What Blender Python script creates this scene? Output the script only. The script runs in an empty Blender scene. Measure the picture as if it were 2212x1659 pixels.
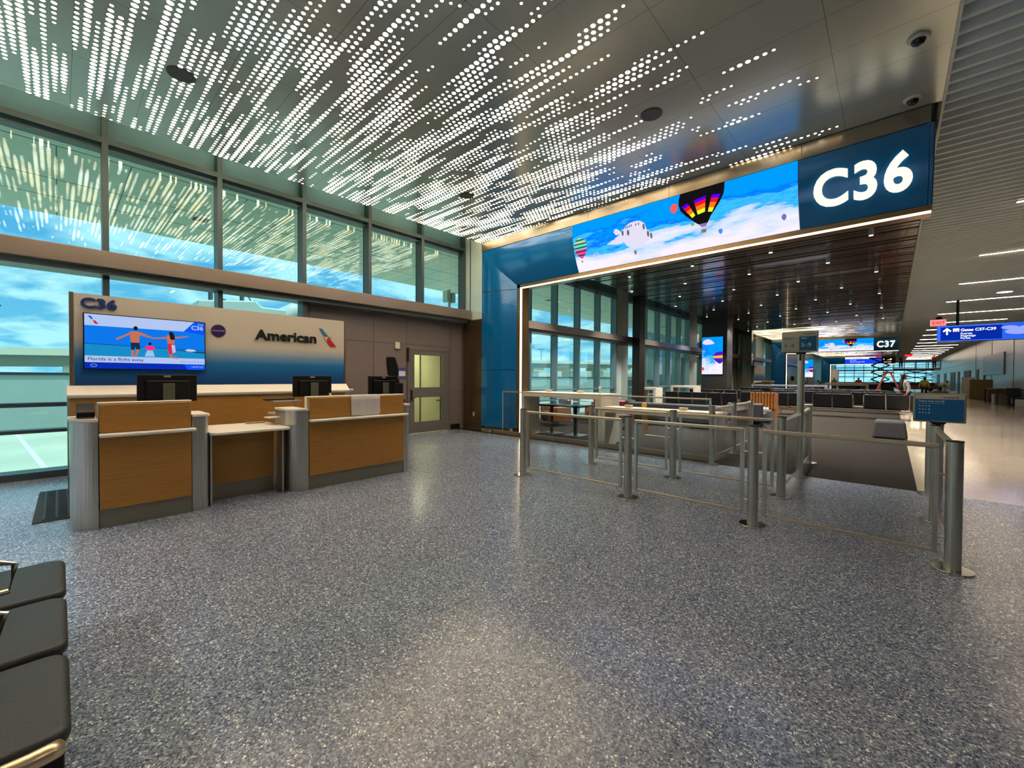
import bpy, bmesh, math, random
from mathutils import Vector, Matrix, Euler
random.seed(7)
C = bpy.context.scene.collection
PI = math.pi

# ------------------------------------------------------------------ camera, world, sun, exposure
def make_camera():
    yaw, pit, roll = 0.740759, 0.015666, 0.00594
    def rx(a): return Matrix(((1,0,0),(0,math.cos(a),-math.sin(a)),(0,math.sin(a),math.cos(a))))
    def ry(a): return Matrix(((math.cos(a),0,math.sin(a)),(0,1,0),(-math.sin(a),0,math.cos(a))))
    def rz(a): return Matrix(((math.cos(a),-math.sin(a),0),(math.sin(a),math.cos(a),0),(0,0,1)))
    M = rz(roll) @ rx(pit) @ ry(yaw)
    w = lambda r: Vector((r[0], r[2], -r[1]))
    right, down, fwd = w(M[0]), w(M[1]), w(M[2])
    cd = bpy.data.cameras.new('camera'); cam = bpy.data.objects.new('camera', cd); C.objects.link(cam)
    R = Matrix((right, -down, -fwd)).transposed()
    cam.matrix_world = Matrix.Translation((0, 0, 1.5)) @ R.to_4x4()
    cd.sensor_width = 36; cd.lens = 896.68/2212*36; cd.clip_start = 0.05; cd.clip_end = 2000
    bpy.context.scene.camera = cam
make_camera()

def make_world():
    w = bpy.data.worlds.new('sky'); bpy.context.scene.world = w; w.use_nodes = True
    nt = w.node_tree; nt.nodes.clear(); N = nt.nodes.new; L = nt.links.new
    out = N('ShaderNodeOutputWorld'); bg = N('ShaderNodeBackground'); L(bg.outputs[0], out.inputs[0])
    tc = N('ShaderNodeTexCoord'); sep = N('ShaderNodeSeparateXYZ'); L(tc.outputs['Generated'], sep.inputs[0])
    ramp = N('ShaderNodeValToRGB'); L(sep.outputs[2], ramp.inputs[0])
    e = ramp.color_ramp.elements
    e[0].position = 0.0; e[0].color = (0.22, 0.62, 0.86, 1); e[1].position = 0.75; e[1].color = (0.07, 0.33, 0.68, 1)
    m = e.new(0.2); m.color = (0.12, 0.46, 0.76, 1)
    # clouds: flat layer seen in perspective
    add = N('ShaderNodeMath'); add.operation = 'ADD'; add.inputs[1].default_value = 0.16; L(sep.outputs[2], add.inputs[0])
    ab = N('ShaderNodeMath'); ab.operation = 'MAXIMUM'; ab.inputs[1].default_value = 0.05; L(add.outputs[0], ab.inputs[0])
    dx = N('ShaderNodeMath'); dx.operation = 'DIVIDE'; L(sep.outputs[0], dx.inputs[0]); L(ab.outputs[0], dx.inputs[1])
    dy = N('ShaderNodeMath'); dy.operation = 'DIVIDE'; L(sep.outputs[1], dy.inputs[0]); L(ab.outputs[0], dy.inputs[1])
    cb = N('ShaderNodeCombineXYZ'); L(dx.outputs[0], cb.inputs[0]); L(dy.outputs[0], cb.inputs[1])
    no = N('ShaderNodeTexNoise'); no.inputs['Scale'].default_value = 2.1; no.inputs['Detail'].default_value = 10; no.inputs['Roughness'].default_value = 0.56
    no.inputs['Distortion'].default_value = 0.35
    L(cb.outputs[0], no.inputs['Vector'])
    cr = N('ShaderNodeValToRGB'); L(no.outputs[0], cr.inputs[0])
    cr.color_ramp.elements[0].position = 0.40; cr.color_ramp.elements[1].position = 0.56
    mix = N('ShaderNodeMix'); mix.data_type = 'RGBA'; L(cr.outputs[0], mix.inputs[0]); L(ramp.outputs[0], mix.inputs[6]); mix.inputs[7].default_value = (0.60, 0.90, 0.96, 1)
    L(mix.outputs[2], bg.inputs[0]); bg.inputs[1].default_value = 0.66
make_world()
sd = bpy.data.lights.new('sun', 'SUN'); sd.energy = 2.3; sd.angle = 0.02; sd.color = (1, 0.96, 0.88)
so = bpy.data.objects.new('sun', sd); C.objects.link(so); so.rotation_euler = Euler((math.radians(-28), math.radians(22), 0)); so.location = (20, -20, 40)
vs = bpy.context.scene.view_settings
vs.view_transform = 'Standard'; vs.look = 'None'; vs.gamma = 1; vs.exposure = 0.95; vs.use_curve_mapping = False
cy = bpy.context.scene.cycles
cy.max_bounces = 8; cy.diffuse_bounces = 3; cy.glossy_bounces = 4; cy.transparent_max_bounces = 24; cy.transmission_bounces = 4
cy.caustics_reflective = False; cy.caustics_refractive = False; cy.sample_clamp_indirect = 4.0
cy.use_denoising = True

# ------------------------------------------------------------------ materials
MT = {}
def lin(c):
    return tuple(((x/255)/12.92 if x/255 <= 0.04045 else ((x/255+0.055)/1.055)**2.4) for x in c) + (1,)
def mat(name, rgb=(128,128,128), rough=0.5, metal=0.0, spec=0.5, coat=0.0, noise=0.0, nscale=(40,40,40), bump=0.0, emit=None, estr=0.0):
    if name in MT: return MT[name]
    m = bpy.data.materials.new(name); m.use_nodes = True; MT[name] = m
    nt = m.node_tree; b = nt.nodes['Principled BSDF']
    b.inputs['Base Color'].default_value = lin(rgb); b.inputs['Roughness'].default_value = rough; b.inputs['Metallic'].default_value = metal
    b.inputs['Specular IOR Level'].default_value = spec; b.inputs['Coat Weight'].default_value = coat
    if emit: b.inputs['Emission Color'].default_value = lin(emit); b.inputs['Emission Strength'].default_value = estr
    if noise or bump:
        tc = nt.nodes.new('ShaderNodeTexCoord'); mp = nt.nodes.new('ShaderNodeMapping'); mp.inputs['Scale'].default_value = nscale
        nt.links.new(tc.outputs['Object'], mp.inputs[0])
        n = nt.nodes.new('ShaderNodeTexNoise'); n.inputs['Scale'].default_value = 1; n.inputs['Detail'].default_value = 4; nt.links.new(mp.outputs[0], n.inputs['Vector'])
        if noise:
            r = nt.nodes.new('ShaderNodeValToRGB'); nt.links.new(n.outputs[0], r.inputs[0])
            c = lin(rgb); lo = tuple(x*(1-noise) for x in c[:3])+(1,); hi = tuple(min(1, x*(1+noise)) for x in c[:3])+(1,)
            r.color_ramp.elements[0].position = 0.3; r.color_ramp.elements[0].color = lo; r.color_ramp.elements[1].position = 0.7; r.color_ramp.elements[1].color = hi
            nt.links.new(r.outputs[0], b.inputs['Base Color'])
        if bump:
            bp = nt.nodes.new('ShaderNodeBump'); bp.inputs['Strength'].default_value = bump; bp.inputs['Distance'].default_value = 0.01
            nt.links.new(n.outputs[0], bp.inputs['Height']); nt.links.new(bp.outputs[0], b.inputs['Normal'])
    return m
def emis(name, rgb, s):
    if name in MT: return MT[name]
    m = bpy.data.materials.new(name); m.use_nodes = True; MT[name] = m; nt = m.node_tree; nt.nodes.clear()
    e = nt.nodes.new('ShaderNodeEmission'); o = nt.nodes.new('ShaderNodeOutputMaterial'); nt.links.new(e.outputs[0], o.inputs[0])
    e.inputs[0].default_value = lin(rgb); e.inputs[1].default_value = s*(0.56 if s <= 1.31 else 0.8)
    return m
def glass(name, tint, refl=0.06, rough=0.0):
    m = bpy.data.materials.new(name); m.use_nodes = True; MT[name] = m; nt = m.node_tree; nt.nodes.clear(); N = nt.nodes.new; L = nt.links.new
    o = N('ShaderNodeOutputMaterial'); mx = N('ShaderNodeMixShader'); t = N('ShaderNodeBsdfTransparent'); g = N('ShaderNodeBsdfGlossy')
    t.inputs[0].default_value = tint; g.inputs['Roughness'].default_value = rough
    fr = N('ShaderNodeLayerWeight'); fr.inputs[0].default_value = 0.5
    pw = N('ShaderNodeMath'); pw.operation = 'POWER'; pw.inputs[1].default_value = 3.0; L(fr.outputs['Facing'], pw.inputs[0])
    ml = N('ShaderNodeMath'); ml.operation = 'MULTIPLY_ADD'; ml.inputs[1].default_value = 0.6; ml.inputs[2].default_value = refl; L(pw.outputs[0], ml.inputs[0])
    L(ml.outputs[0], mx.inputs[0]); L(t.outputs[0], mx.inputs[1]); L(g.outputs[0], mx.inputs[2]); L(mx.outputs[0], o.inputs[0])
    return m
glass('window_glass', (0.79, 0.95, 0.955, 1), 0.045)
glass('clear_glass', (0.93, 0.945, 0.94, 1), 0.03)
steel = mat('brushed_steel', (196,196,188), 0.38, 1.0, noise=0.12, nscale=(60,60,1.5))
steel_band = mat('bronze_steel_band', (150,138,118), 0.34, 0.9)
kickm = mat('grey_kick_plate', (132,128,114), 0.4, 0.5)
mull_lit = mat('lit_mullion', (118,140,146), 0.35, 0.3)  # lounge copy of the mullion, its lit look put into the colour
dsteel = mat('dark_steel', (98,92,82), 0.28, 1.0)
chrome = mat('chrome', (205,200,190), 0.12, 1.0)
wood = None
white = mat('white_solid_surface', (226,218,205), 0.35)
black = mat('black_plastic', (5,5,6), 0.5, spec=0.3)
leather = mat('charcoal_leather', (28,33,35), 0.48, noise=0.15, nscale=(150,150,150), bump=0.25)
navy = mat('navy_leather', (12,14,19), 0.45)
bluep = mat('blue_gloss_panel', (0,100,162), 0.2, 0.25, coat=0.6)
brownp = mat('taupe_wall_panel', (116,104,99), 0.5, noise=0.03, nscale=(3,3,3))
beam_m = mat('bronze_beam_cladding', (138,124,112), 0.32, 0.55)
mull = mat('grey_mullion', (66,80,82), 0.4, 0.35)
spandrel = mat('teal_spandrel', (86,130,140), 0.35, noise=0.10, nscale=(2,2,2))
stone = mat('beige_stone', (214,202,184), 0.4, noise=0.05, nscale=(6,6,6))
concrete = mat('pale_concrete', (192,196,180), 0.8, noise=0.08, nscale=(0.3,0.3,0.3))
darkmet = mat('dark_brown_metal', (50,40,32), 0.25, 0.5)
fabric = mat('charcoal_fabric', (42,40,42), 0.9, noise=0.1, nscale=(200,200,200))
warm = emis('warm_strip_light', (255,228,185), 4.0)
warmsoft = emis('corridor_light', (255,232,205), 38.0)

def nodes(name):
    m = bpy.data.materials.new(name); m.use_nodes = True; MT[name] = m
    return m, m.node_tree, m.node_tree.nodes.new, m.node_tree.links.new, m.node_tree.nodes['Principled BSDF']
def mathn(nt, op, a=None, b=None, c=None, clamp=False):
    n = nt.nodes.new('ShaderNodeMath'); n.operation = op; n.use_clamp = clamp
    for i, v in enumerate((a, b, c)):
        if v is None: continue
        if isinstance(v, (int, float)): n.inputs[i].default_value = v
        else: nt.links.new(v, n.inputs[i])
    return n.outputs[0]
def wood_mat(name='honey_wood', base=(166,116,50)):
    m, nt, N, L, b = nodes(name)
    tc = N('ShaderNodeTexCoord'); mp = N('ShaderNodeMapping'); mp.inputs['Scale'].default_value = (4, 4, 90); L(tc.outputs['Object'], mp.inputs[0])
    n = N('ShaderNodeTexNoise'); n.inputs['Scale'].default_value = 1.0; n.inputs['Detail'].default_value = 6; n.inputs['Distortion'].default_value = 0.6; L(mp.outputs[0], n.inputs['Vector'])
    r = N('ShaderNodeValToRGB'); L(n.outputs[0], r.inputs[0]); c = lin(base)
    r.color_ramp.elements[0].position = 0.3; r.color_ramp.elements[0].color = tuple(x*0.82 for x in c[:3])+(1,)
    r.color_ramp.elements[1].position = 0.7; r.color_ramp.elements[1].color = tuple(x*1.12 for x in c[:3])+(1,)
    L(r.outputs[0], b.inputs['Base Color']); b.inputs['Roughness'].default_value = 0.45
    return m
wood = wood_mat()
def terrazzo(name, base, chips, rough, cell=70.0, seam=None):
    m, nt, N, L, b = nodes(name)
    tc = N('ShaderNodeTexCoord')
    no = N('ShaderNodeTexNoise'); no.inputs['Scale'].default_value = 60; no.inputs['Detail'].default_value = 2; L(tc.outputs['Object'], no.inputs['Vector'])
    vm = N('ShaderNodeVectorMath'); vm.operation = 'MULTIPLY_ADD'; L(no.outputs['Color'], vm.inputs[0]); vm.inputs[1].default_value = (0.012,)*3; L(tc.outputs['Object'], vm.inputs[2])
    v = N('ShaderNodeTexVoronoi'); v.inputs['Scale'].default_value = cell; v.inputs['Randomness'].default_value = 1; L(vm.outputs[0], v.inputs['Vector'])
    sp = N('ShaderNodeSeparateColor'); L(v.outputs['Color'], sp.inputs[0])
    r = N('ShaderNodeValToRGB'); r.color_ramp.interpolation = 'CONSTANT'; L(sp.outputs[0], r.inputs[0])
    els = r.color_ramp.elements
    pos, col = chips[0]; els[0].position = pos; els[0].color = lin(col)
    els[1].position = chips[1][0]; els[1].color = lin(chips[1][1])
    for p, c in chips[2:]: e = els.new(p); e.color = lin(c)
    # second finer layer blended in
    v2 = N('ShaderNodeTexVoronoi'); v2.inputs['Scale'].default_value = cell*2.3; L(vm.outputs[0], v2.inputs['Vector'])
    sp2 = N('ShaderNodeSeparateColor'); L(v2.outputs['Color'], sp2.inputs[0])
    gt = mathn(nt, 'GREATER_THAN', sp2.outputs[1], 0.62)
    mix = N('ShaderNodeMix'); mix.data_type = 'RGBA'; L(gt, mix.inputs[0]); L(r.outputs[0], mix.inputs[6]); mix.inputs[7].default_value = lin(base)
    # large scale variation of the mix
    n3 = N('ShaderNodeTexNoise'); n3.inputs['Scale'].default_value = 1.2; n3.inputs['Detail'].default_value = 3; L(tc.outputs['Object'], n3.inputs['Vector'])
    sc = mathn(nt, 'MULTIPLY_ADD', n3.outputs[0], 0.25, 0.875)
    mv = N('ShaderNodeMix'); mv.data_type = 'RGBA'; mv.blend_type = 'MULTIPLY'; mv.inputs[0].default_value = 1; L(mix.outputs[2], mv.inputs[6])
    cc = N('ShaderNodeCombineColor'); L(sc, cc.inputs[0]); L(sc, cc.inputs[1]); L(sc, cc.inputs[2]); L(cc.outputs[0], mv.inputs[7])
    L(mv.outputs[2], b.inputs['Base Color'])
    b.inputs['Roughness'].default_value = rough; b.inputs['Specular IOR Level'].default_value = 0.45
    return m
terr = terrazzo('blue_grey_terrazzo', (116,127,146), [(0.0,(50,62,86)),(0.34,(108,118,136)),(0.56,(142,152,168)),(0.74,(182,188,198)),(0.88,(76,90,120)),(0.95,(248,246,238))], 0.2, 118)
cream = terrazzo('cream_terrazzo', (176,160,138), [(0.0,(168,152,130)),(0.4,(182,166,144)),(0.8,(192,178,158))], 0.12, 60)
carpet = mat('brown_carpet', (36,31,25), 0.95, noise=0.28, nscale=(2,60,60), spec=0.1)

def dots_ceiling(name, base=(176,178,168), power=9.0):
    m, nt, N, L, b = nodes(name)
    tc = N('ShaderNodeTexCoord'); s = N('ShaderNodeSeparateXYZ'); L(tc.outputs['Object'], s.inputs[0])
    X, Y = s.outputs[0], s.outputs[1]
    PX, PY = 0.0862, 0.078
    ry = mathn(nt, 'DIVIDE', Y, PY); r = mathn(nt, 'FLOOR', mathn(nt, 'ADD', ry, 0.5))
    dy = mathn(nt, 'MULTIPLY', mathn(nt, 'SUBTRACT', ry, r), PY)
    par = mathn(nt, 'MULTIPLY', mathn(nt, 'FLOORED_MODULO', r, 2.0), 0.5)
    cx = mathn(nt, 'ADD', mathn(nt, 'DIVIDE', X, PX), par); c = mathn(nt, 'FLOOR', mathn(nt, 'ADD', cx, 0.5))
    dx = mathn(nt, 'MULTIPLY', mathn(nt, 'SUBTRACT', cx, c), PX)
    d = mathn(nt, 'SQRT', mathn(nt, 'ADD', mathn(nt, 'MULTIPLY', dx, dx), mathn(nt, 'MULTIPLY', dy, dy)))
    xc = mathn(nt, 'MULTIPLY', mathn(nt, 'SUBTRACT', c, par), PX)
    def noise(sx, sy, off, det=1.0):
        v = N('ShaderNodeCombineXYZ'); L(mathn(nt, 'MULTIPLY', xc, sx), v.inputs[0]); L(mathn(nt, 'MULTIPLY', r, sy), v.inputs[1]); v.inputs[2].default_value = off
        n = N('ShaderNodeTexNoise'); n.inputs['Scale'].default_value = 1; n.inputs['Detail'].default_value = det; L(v.outputs[0], n.inputs['Vector']); return n.outputs[0]
    n1 = noise(1.1, 0.40, 3.3, 2.0); n2 = noise(0.75, 7.31, 11.7, 1.0); n3 = noise(3.0, 3.7, 27.1, 0.0)
    v = mathn(nt, 'ADD', mathn(nt, 'ADD', mathn(nt, 'MULTIPLY', n1, 0.7), mathn(nt, 'MULTIPLY', n2, 0.9)), mathn(nt, 'MULTIPLY', n3, 0.18))   # mean ~0.865
    fr = N('ShaderNodeMapRange'); L(xc, fr.inputs[0]); fr.inputs[1].default_value = -4.2; fr.inputs[2].default_value = 0.6; fr.inputs[3].default_value = 0.0; fr.inputs[4].default_value = 1.0
    thr = mathn(nt, 'MULTIPLY_ADD', mathn(nt, 'POWER', fr.outputs[0], 1.15), 0.42, 0.832)
    ex = mathn(nt, 'SUBTRACT', v, thr)
    rad = mathn(nt, 'MULTIPLY_ADD', mathn(nt, 'MULTIPLY', ex, 1.0, clamp=True), 0.09, 0.014)
    rad = mathn(nt, 'MINIMUM', rad, 0.0295)
    on = mathn(nt, 'MULTIPLY', mathn(nt, 'GREATER_THAN', ex, 0.0), mathn(nt, 'LESS_THAN', d, rad))
    # backlight colour varies between warm and neutral along the panel
    n4 = N('ShaderNodeTexNoise'); n4.inputs['Scale'].default_value = 2.2; n4.inputs['Detail'].default_value = 2; L(tc.outputs['Object'], n4.inputs['Vector'])
    cr = N('ShaderNodeValToRGB'); L(n4.outputs[0], cr.inputs[0]); cr.color_ramp.elements[0].position = 0.42; cr.color_ramp.elements[0].color = (1, 0.74, 0.42, 1)
    cr.color_ramp.elements[1].position = 0.62; cr.color_ramp.elements[1].color = (1, 0.92, 0.80, 1)
    # seams between panels
    def seam(coord, pitch, off, w):
        f = mathn(nt, 'FLOORED_MODULO', mathn(nt, 'ADD', coord, off), pitch); return mathn(nt, 'LESS_THAN', f, w)
    sm = mathn(nt, 'MAXIMUM', seam(X, 1.295, 0.56+1.295*8, 0.0045), seam(Y, 0.648, 0.648-0.135+0.648*2, 0.0045))
    mix = N('ShaderNodeMix'); mix.data_type = 'RGBA'; L(sm, mix.inputs[0]); mix.inputs[6].default_value = lin(base); mix.inputs[7].default_value = lin((92,90,84))
    L(mix.outputs[2], b.inputs['Base Color']); b.inputs['Roughness'].default_value = 0.24; b.inputs['Metallic'].default_value = 0.35
    L(cr.outputs[0], b.inputs['Emission Color']); L(mathn(nt, 'MULTIPLY', on, power), b.inputs['Emission Strength'])
    return m
dots = dots_ceiling('backlit_perforated_ceiling')
dots_far = dots_ceiling('dimmed_perforated_ceiling', power=3.2)

def sky_picture(name, strength=0.58, wy=0.0, ax=(0.9,0,0), vert=False):
    # procedural picture of a bright sky with clouds shown by a screen
    m = bpy.data.materials.new(name); m.use_nodes = True; MT[name] = m; nt = m.node_tree; nt.nodes.clear(); N = nt.nodes.new; L = nt.links.new
    o = N('ShaderNodeOutputMaterial'); e = N('ShaderNodeEmission'); L(e.outputs[0], o.inputs[0]); e.inputs[1].default_value = strength
    tc = N('ShaderNodeTexCoord'); s = N('ShaderNodeSeparateXYZ'); L(tc.outputs['Generated'], s.inputs[0])
    mp = N('ShaderNodeMapping'); mp.inputs['Scale'].default_value = (3.2, 1, 3.6) if not vert else (1.6, 1, 3.2); mp.inputs['Rotation'].default_value = (0, 0.35, 0); L(tc.outputs['Generated'], mp.inputs[0])
    n = N('ShaderNodeTexNoise'); n.inputs['Scale'].default_value = 1.1; n.inputs['Detail'].default_value = 8; n.inputs['Roughness'].default_value = 0.6; L(mp.outputs[0], n.inputs['Vector'])
    v = mathn(nt, 'ADD', mathn(nt, 'MULTIPLY', n.outputs[0], 0.9), mathn(nt, 'MULTIPLY', s.outputs[2], -0.62))
    r = N('ShaderNodeValToRGB'); L(v, r.inputs[0]); el = r.color_ramp.elements
    el[0].position = -0.0; el[0].color = lin((0,150,245)); el[1].position = 0.42; el[1].color = lin((240,232,252))
    for p, c in ((0.06, (0,118,240)), (0.13, (60,190,245)), (0.19, (40,170,240)), (0.25, (190,215,250))):
        q = el.new(p); q.color = lin(c)
    L(r.outputs[0], e.inputs[0])
    return m
skypic = sky_picture('screen_sky_picture')
skypic_v = sky_picture('column_screen_sky_picture', 0.58, vert=True)

# ------------------------------------------------------------------ geometry helpers
class B:
    def __init__(s): s.bm = bmesh.new()
    def box(s, x0, x1, y0, y1, z0, z1):
        v = [s.bm.verts.new(p) for p in ((x0,y0,z0),(x1,y0,z0),(x1,y1,z0),(x0,y1,z0),(x0,y0,z1),(x1,y0,z1),(x1,y1,z1),(x0,y1,z1))]
        for f in ((0,3,2,1),(4,5,6,7),(0,1,5,4),(1,2,6,5),(2,3,7,6),(3,0,4,7)): s.bm.faces.new([v[i] for i in f])
        return s
    def cbox(s, c, d): return s.box(c[0]-d[0]/2, c[0]+d[0]/2, c[1]-d[1]/2, c[1]+d[1]/2, c[2]-d[2]/2, c[2]+d[2]/2)
    def poly(s, pts): s.bm.faces.new([s.bm.verts.new(p) for p in pts]); return s
    def prism(s, pts, vec):
        a = [s.bm.verts.new(p) for p in pts]; b = [s.bm.verts.new(Vector(p)+Vector(vec)) for p in pts]; n = len(pts)
        s.bm.faces.new(a[::-1]); s.bm.faces.new(b)
        for i in range(n): s.bm.faces.new((a[i], a[(i+1)%n], b[(i+1)%n], b[i]))
        return s
    def grid(s, rows, close=False):
        R = [[s.bm.verts.new(p) for p in r] for r in rows]
        for i in range(len(R)-1):
            n = len(R[i]); 
            for j in range(n if close else n-1):
                k = (j+1) % n
                s.bm.faces.new((R[i][j], R[i][k], R[i+1][k], R[i+1][j]))
        return R
    def cyl(s, a, b, r, r2=None, seg=16, cap=True):
        a, b = Vector(a), Vector(b); r2 = r if r2 is None else r2
        d = (b-a).normalized(); u = d.orthogonal().normalized(); w = d.cross(u)
        A = [s.bm.verts.new(a+(u*math.cos(t)+w*math.sin(t))*r) for t in [2*PI*i/seg for i in range(seg)]]
        D = [s.bm.verts.new(b+(u*math.cos(t)+w*math.sin(t))*r2) for t in [2*PI*i/seg for i in range(seg)]]
        for i in range(seg): s.bm.faces.new((A[i], A[(i+1)%seg], D[(i+1)%seg], D[i]))
        if cap: s.bm.faces.new(A[::-1]); s.bm.faces.new(D)
        return s
    def tube(s, pts, r, seg=8):
        pts = [Vector(p) for p in pts]; rows = []
        up = Vector((0,0,1))
        for i, p in enumerate(pts):
            d = (pts[min(i+1, len(pts)-1)]-pts[max(i-1, 0)]).normalized()
            u = d.cross(up); u = d.orthogonal().normalized() if u.length < 1e-3 else u.normalized(); w = d.cross(u).normalized()
            rows.append([p+(u*math.cos(t)+w*math.sin(t))*r for t in [2*PI*k/seg for k in range(seg)]])
        R = s.grid(rows, True); s.bm.faces.new(R[0]); s.bm.faces.new(R[-1][::-1]); return s
    def sphere(s, c, r, sc=(1,1,1), seg=16, half=None):
        rows = []
        for i in range(1, seg):
            a = PI*i/seg
            if half and a > half: break
            rows.append([Vector((c[0]+r*sc[0]*math.sin(a)*math.cos(t), c[1]+r*sc[1]*math.sin(a)*math.sin(t), c[2]+r*sc[2]*math.cos(a))) for t in [2*PI*k/seg for k in range(seg)]])
        R = s.grid(rows, True); s.bm.faces.new(R[0]); s.bm.faces.new(R[-1][::-1]); return s
def wloc(o):
    v = Vector((0,0,0))
    while o is not None: v += o.location; o = o.parent
    return v
def finish(name, b, m, shift, bevel=0, seg=2, smooth=False):
    bm = b.bm if isinstance(b, B) else b
    bmesh.ops.recalc_face_normals(bm, faces=bm.faces)
    bmesh.ops.translate(bm, verts=bm.verts, vec=-shift)
    me = bpy.data.meshes.new(name); bm.to_mesh(me); bm.free()
    if m: me.materials.append(m)
    if smooth:
        for p in me.polygons: p.use_smooth = True
    o = bpy.data.objects.new(name, me); C.objects.link(o)
    if bevel:
        md = o.modifiers.new('bevel', 'BEVEL'); md.width = bevel; md.segments = seg; md.limit_method = 'ANGLE'; md.angle_limit = math.radians(40)
        if seg > 1:
            for p in me.polygons: p.use_smooth = True
            w = o.modifiers.new('wn', 'WEIGHTED_NORMAL'); w.keep_sharp = True
    return o
def thing(name, label, cat, loc=(0,0,0), rz=0, group=None):
    o = bpy.data.objects.new(name, None); C.objects.link(o); o.location = loc; o.rotation_euler = (0,0,rz); o.empty_display_size = 0.2
    o['label'] = label; o['category'] = cat
    if group: o['group'] = group
    return o
def part(parent, name, b, m, bevel=0, seg=2, smooth=False, local=False, label=None):
    sh = Vector((0,0,0)) if local else wloc(parent)
    o = finish(name, b, m, sh, bevel, seg, smooth); o.parent = parent
    if label: o['label'] = label
    return o
def solo(name, b, m, label, cat, bevel=0, seg=2, smooth=False, group=None):
    bm = b.bm; xs = [v.co.x for v in bm.verts]; ys = [v.co.y for v in bm.verts]; zs = [v.co.z for v in bm.verts]
    c = Vector(((min(xs)+max(xs))/2, (min(ys)+max(ys))/2, min(zs)))
    o = finish(name, b, m, c, bevel, seg, smooth); o.location = c; o['label'] = label; o['category'] = cat
    if group: o['group'] = group
    return o
def struct(name, b, m, origin=False, bevel=0, smooth=False, label=None):
    o = finish(name, b, m, Vector((0,0,0)), bevel, 2, smooth); o['kind'] = 'structure'
    if label: o['label'] = label
    return o
def kids(o): return [c for c in bpy.data.objects if c.parent == o]
def dup(root, loc, rz=None, label=None, group=None):
    def cp(o, par):
        c = o.copy(); C.objects.link(c); c.parent = par
        for ch in tree[o.name]: cp(ch, c)
        return c
    tree = {}
    def walk(o):
        tree[o.name] = kids(o)
        for k in tree[o.name]: walk(k)
    walk(root)
    r = cp(root, None); r.location = loc
    if rz is not None: r.rotation_euler = (0,0,rz)
    if label: r['label'] = label
    if group: r['group'] = group
    return r
def text_bm(s, size, extrude=0.0, bold=0.0, sx=1.0, align='LEFT', space=1.0):
    cu = bpy.data.curves.new('t', 'FONT'); cu.body = s; cu.size = size; cu.extrude = extrude; cu.offset = bold; cu.align_x = align; cu.space_character = space; cu.resolution_u = 5
    ob = bpy.data.objects.new('t', cu); C.objects.link(ob)
    dg = bpy.context.evaluated_depsgraph_get(); me = bpy.data.meshes.new_from_object(ob.evaluated_get(dg))
    bm = bmesh.new(); bm.from_mesh(me); bpy.data.objects.remove(ob); bpy.data.curves.remove(cu); bpy.data.meshes.remove(me)
    bmesh.ops.scale(bm, verts=bm.verts, vec=(sx,1,1))
    return bm
def place(bm, o, u, v):
    u, v = Vector(u).normalized(), Vector(v).normalized(); n = u.cross(v)
    M = Matrix((u, v, n)).transposed().to_4x4(); M.translation = Vector(o)
    bmesh.ops.transform(bm, matrix=M, verts=bm.verts); return bm
def text(parent, name, s, size, o, u, v, m, extrude=0.002, bold=0.0, sx=1.0, align='LEFT', space=1.0):
    return part(parent, name, place(text_bm(s, size, extrude, bold, sx, align, space), o, u, v), m)
def merge(a, b):
    me = bpy.data.meshes.new('x'); b.to_mesh(me); a.from_mesh(me); bpy.data.meshes.remove(me); b.free()
def ucap(fit):   # font size from wanted capital height
    return fit/0.70
def flats(parent, name, polys, o, u, v, m, lift=0.003, thick=0.001):
    u, v = Vector(u).normalized(), Vector(v).normalized(); n = u.cross(v); o = Vector(o)
    b = B()
    for P in polys: b.prism([o+u*x+v*y+n*lift for x, y in P], n*thick)
    return part(parent, name, b, m)
def ell(cx, cy, rx, ry, n=20): return [(cx+rx*math.cos(2*PI*i/n), cy+ry*math.sin(2*PI*i/n)) for i in range(n)]
UX, UY, UZ = (1,0,0), (0,1,0), (0,0,1)

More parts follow.
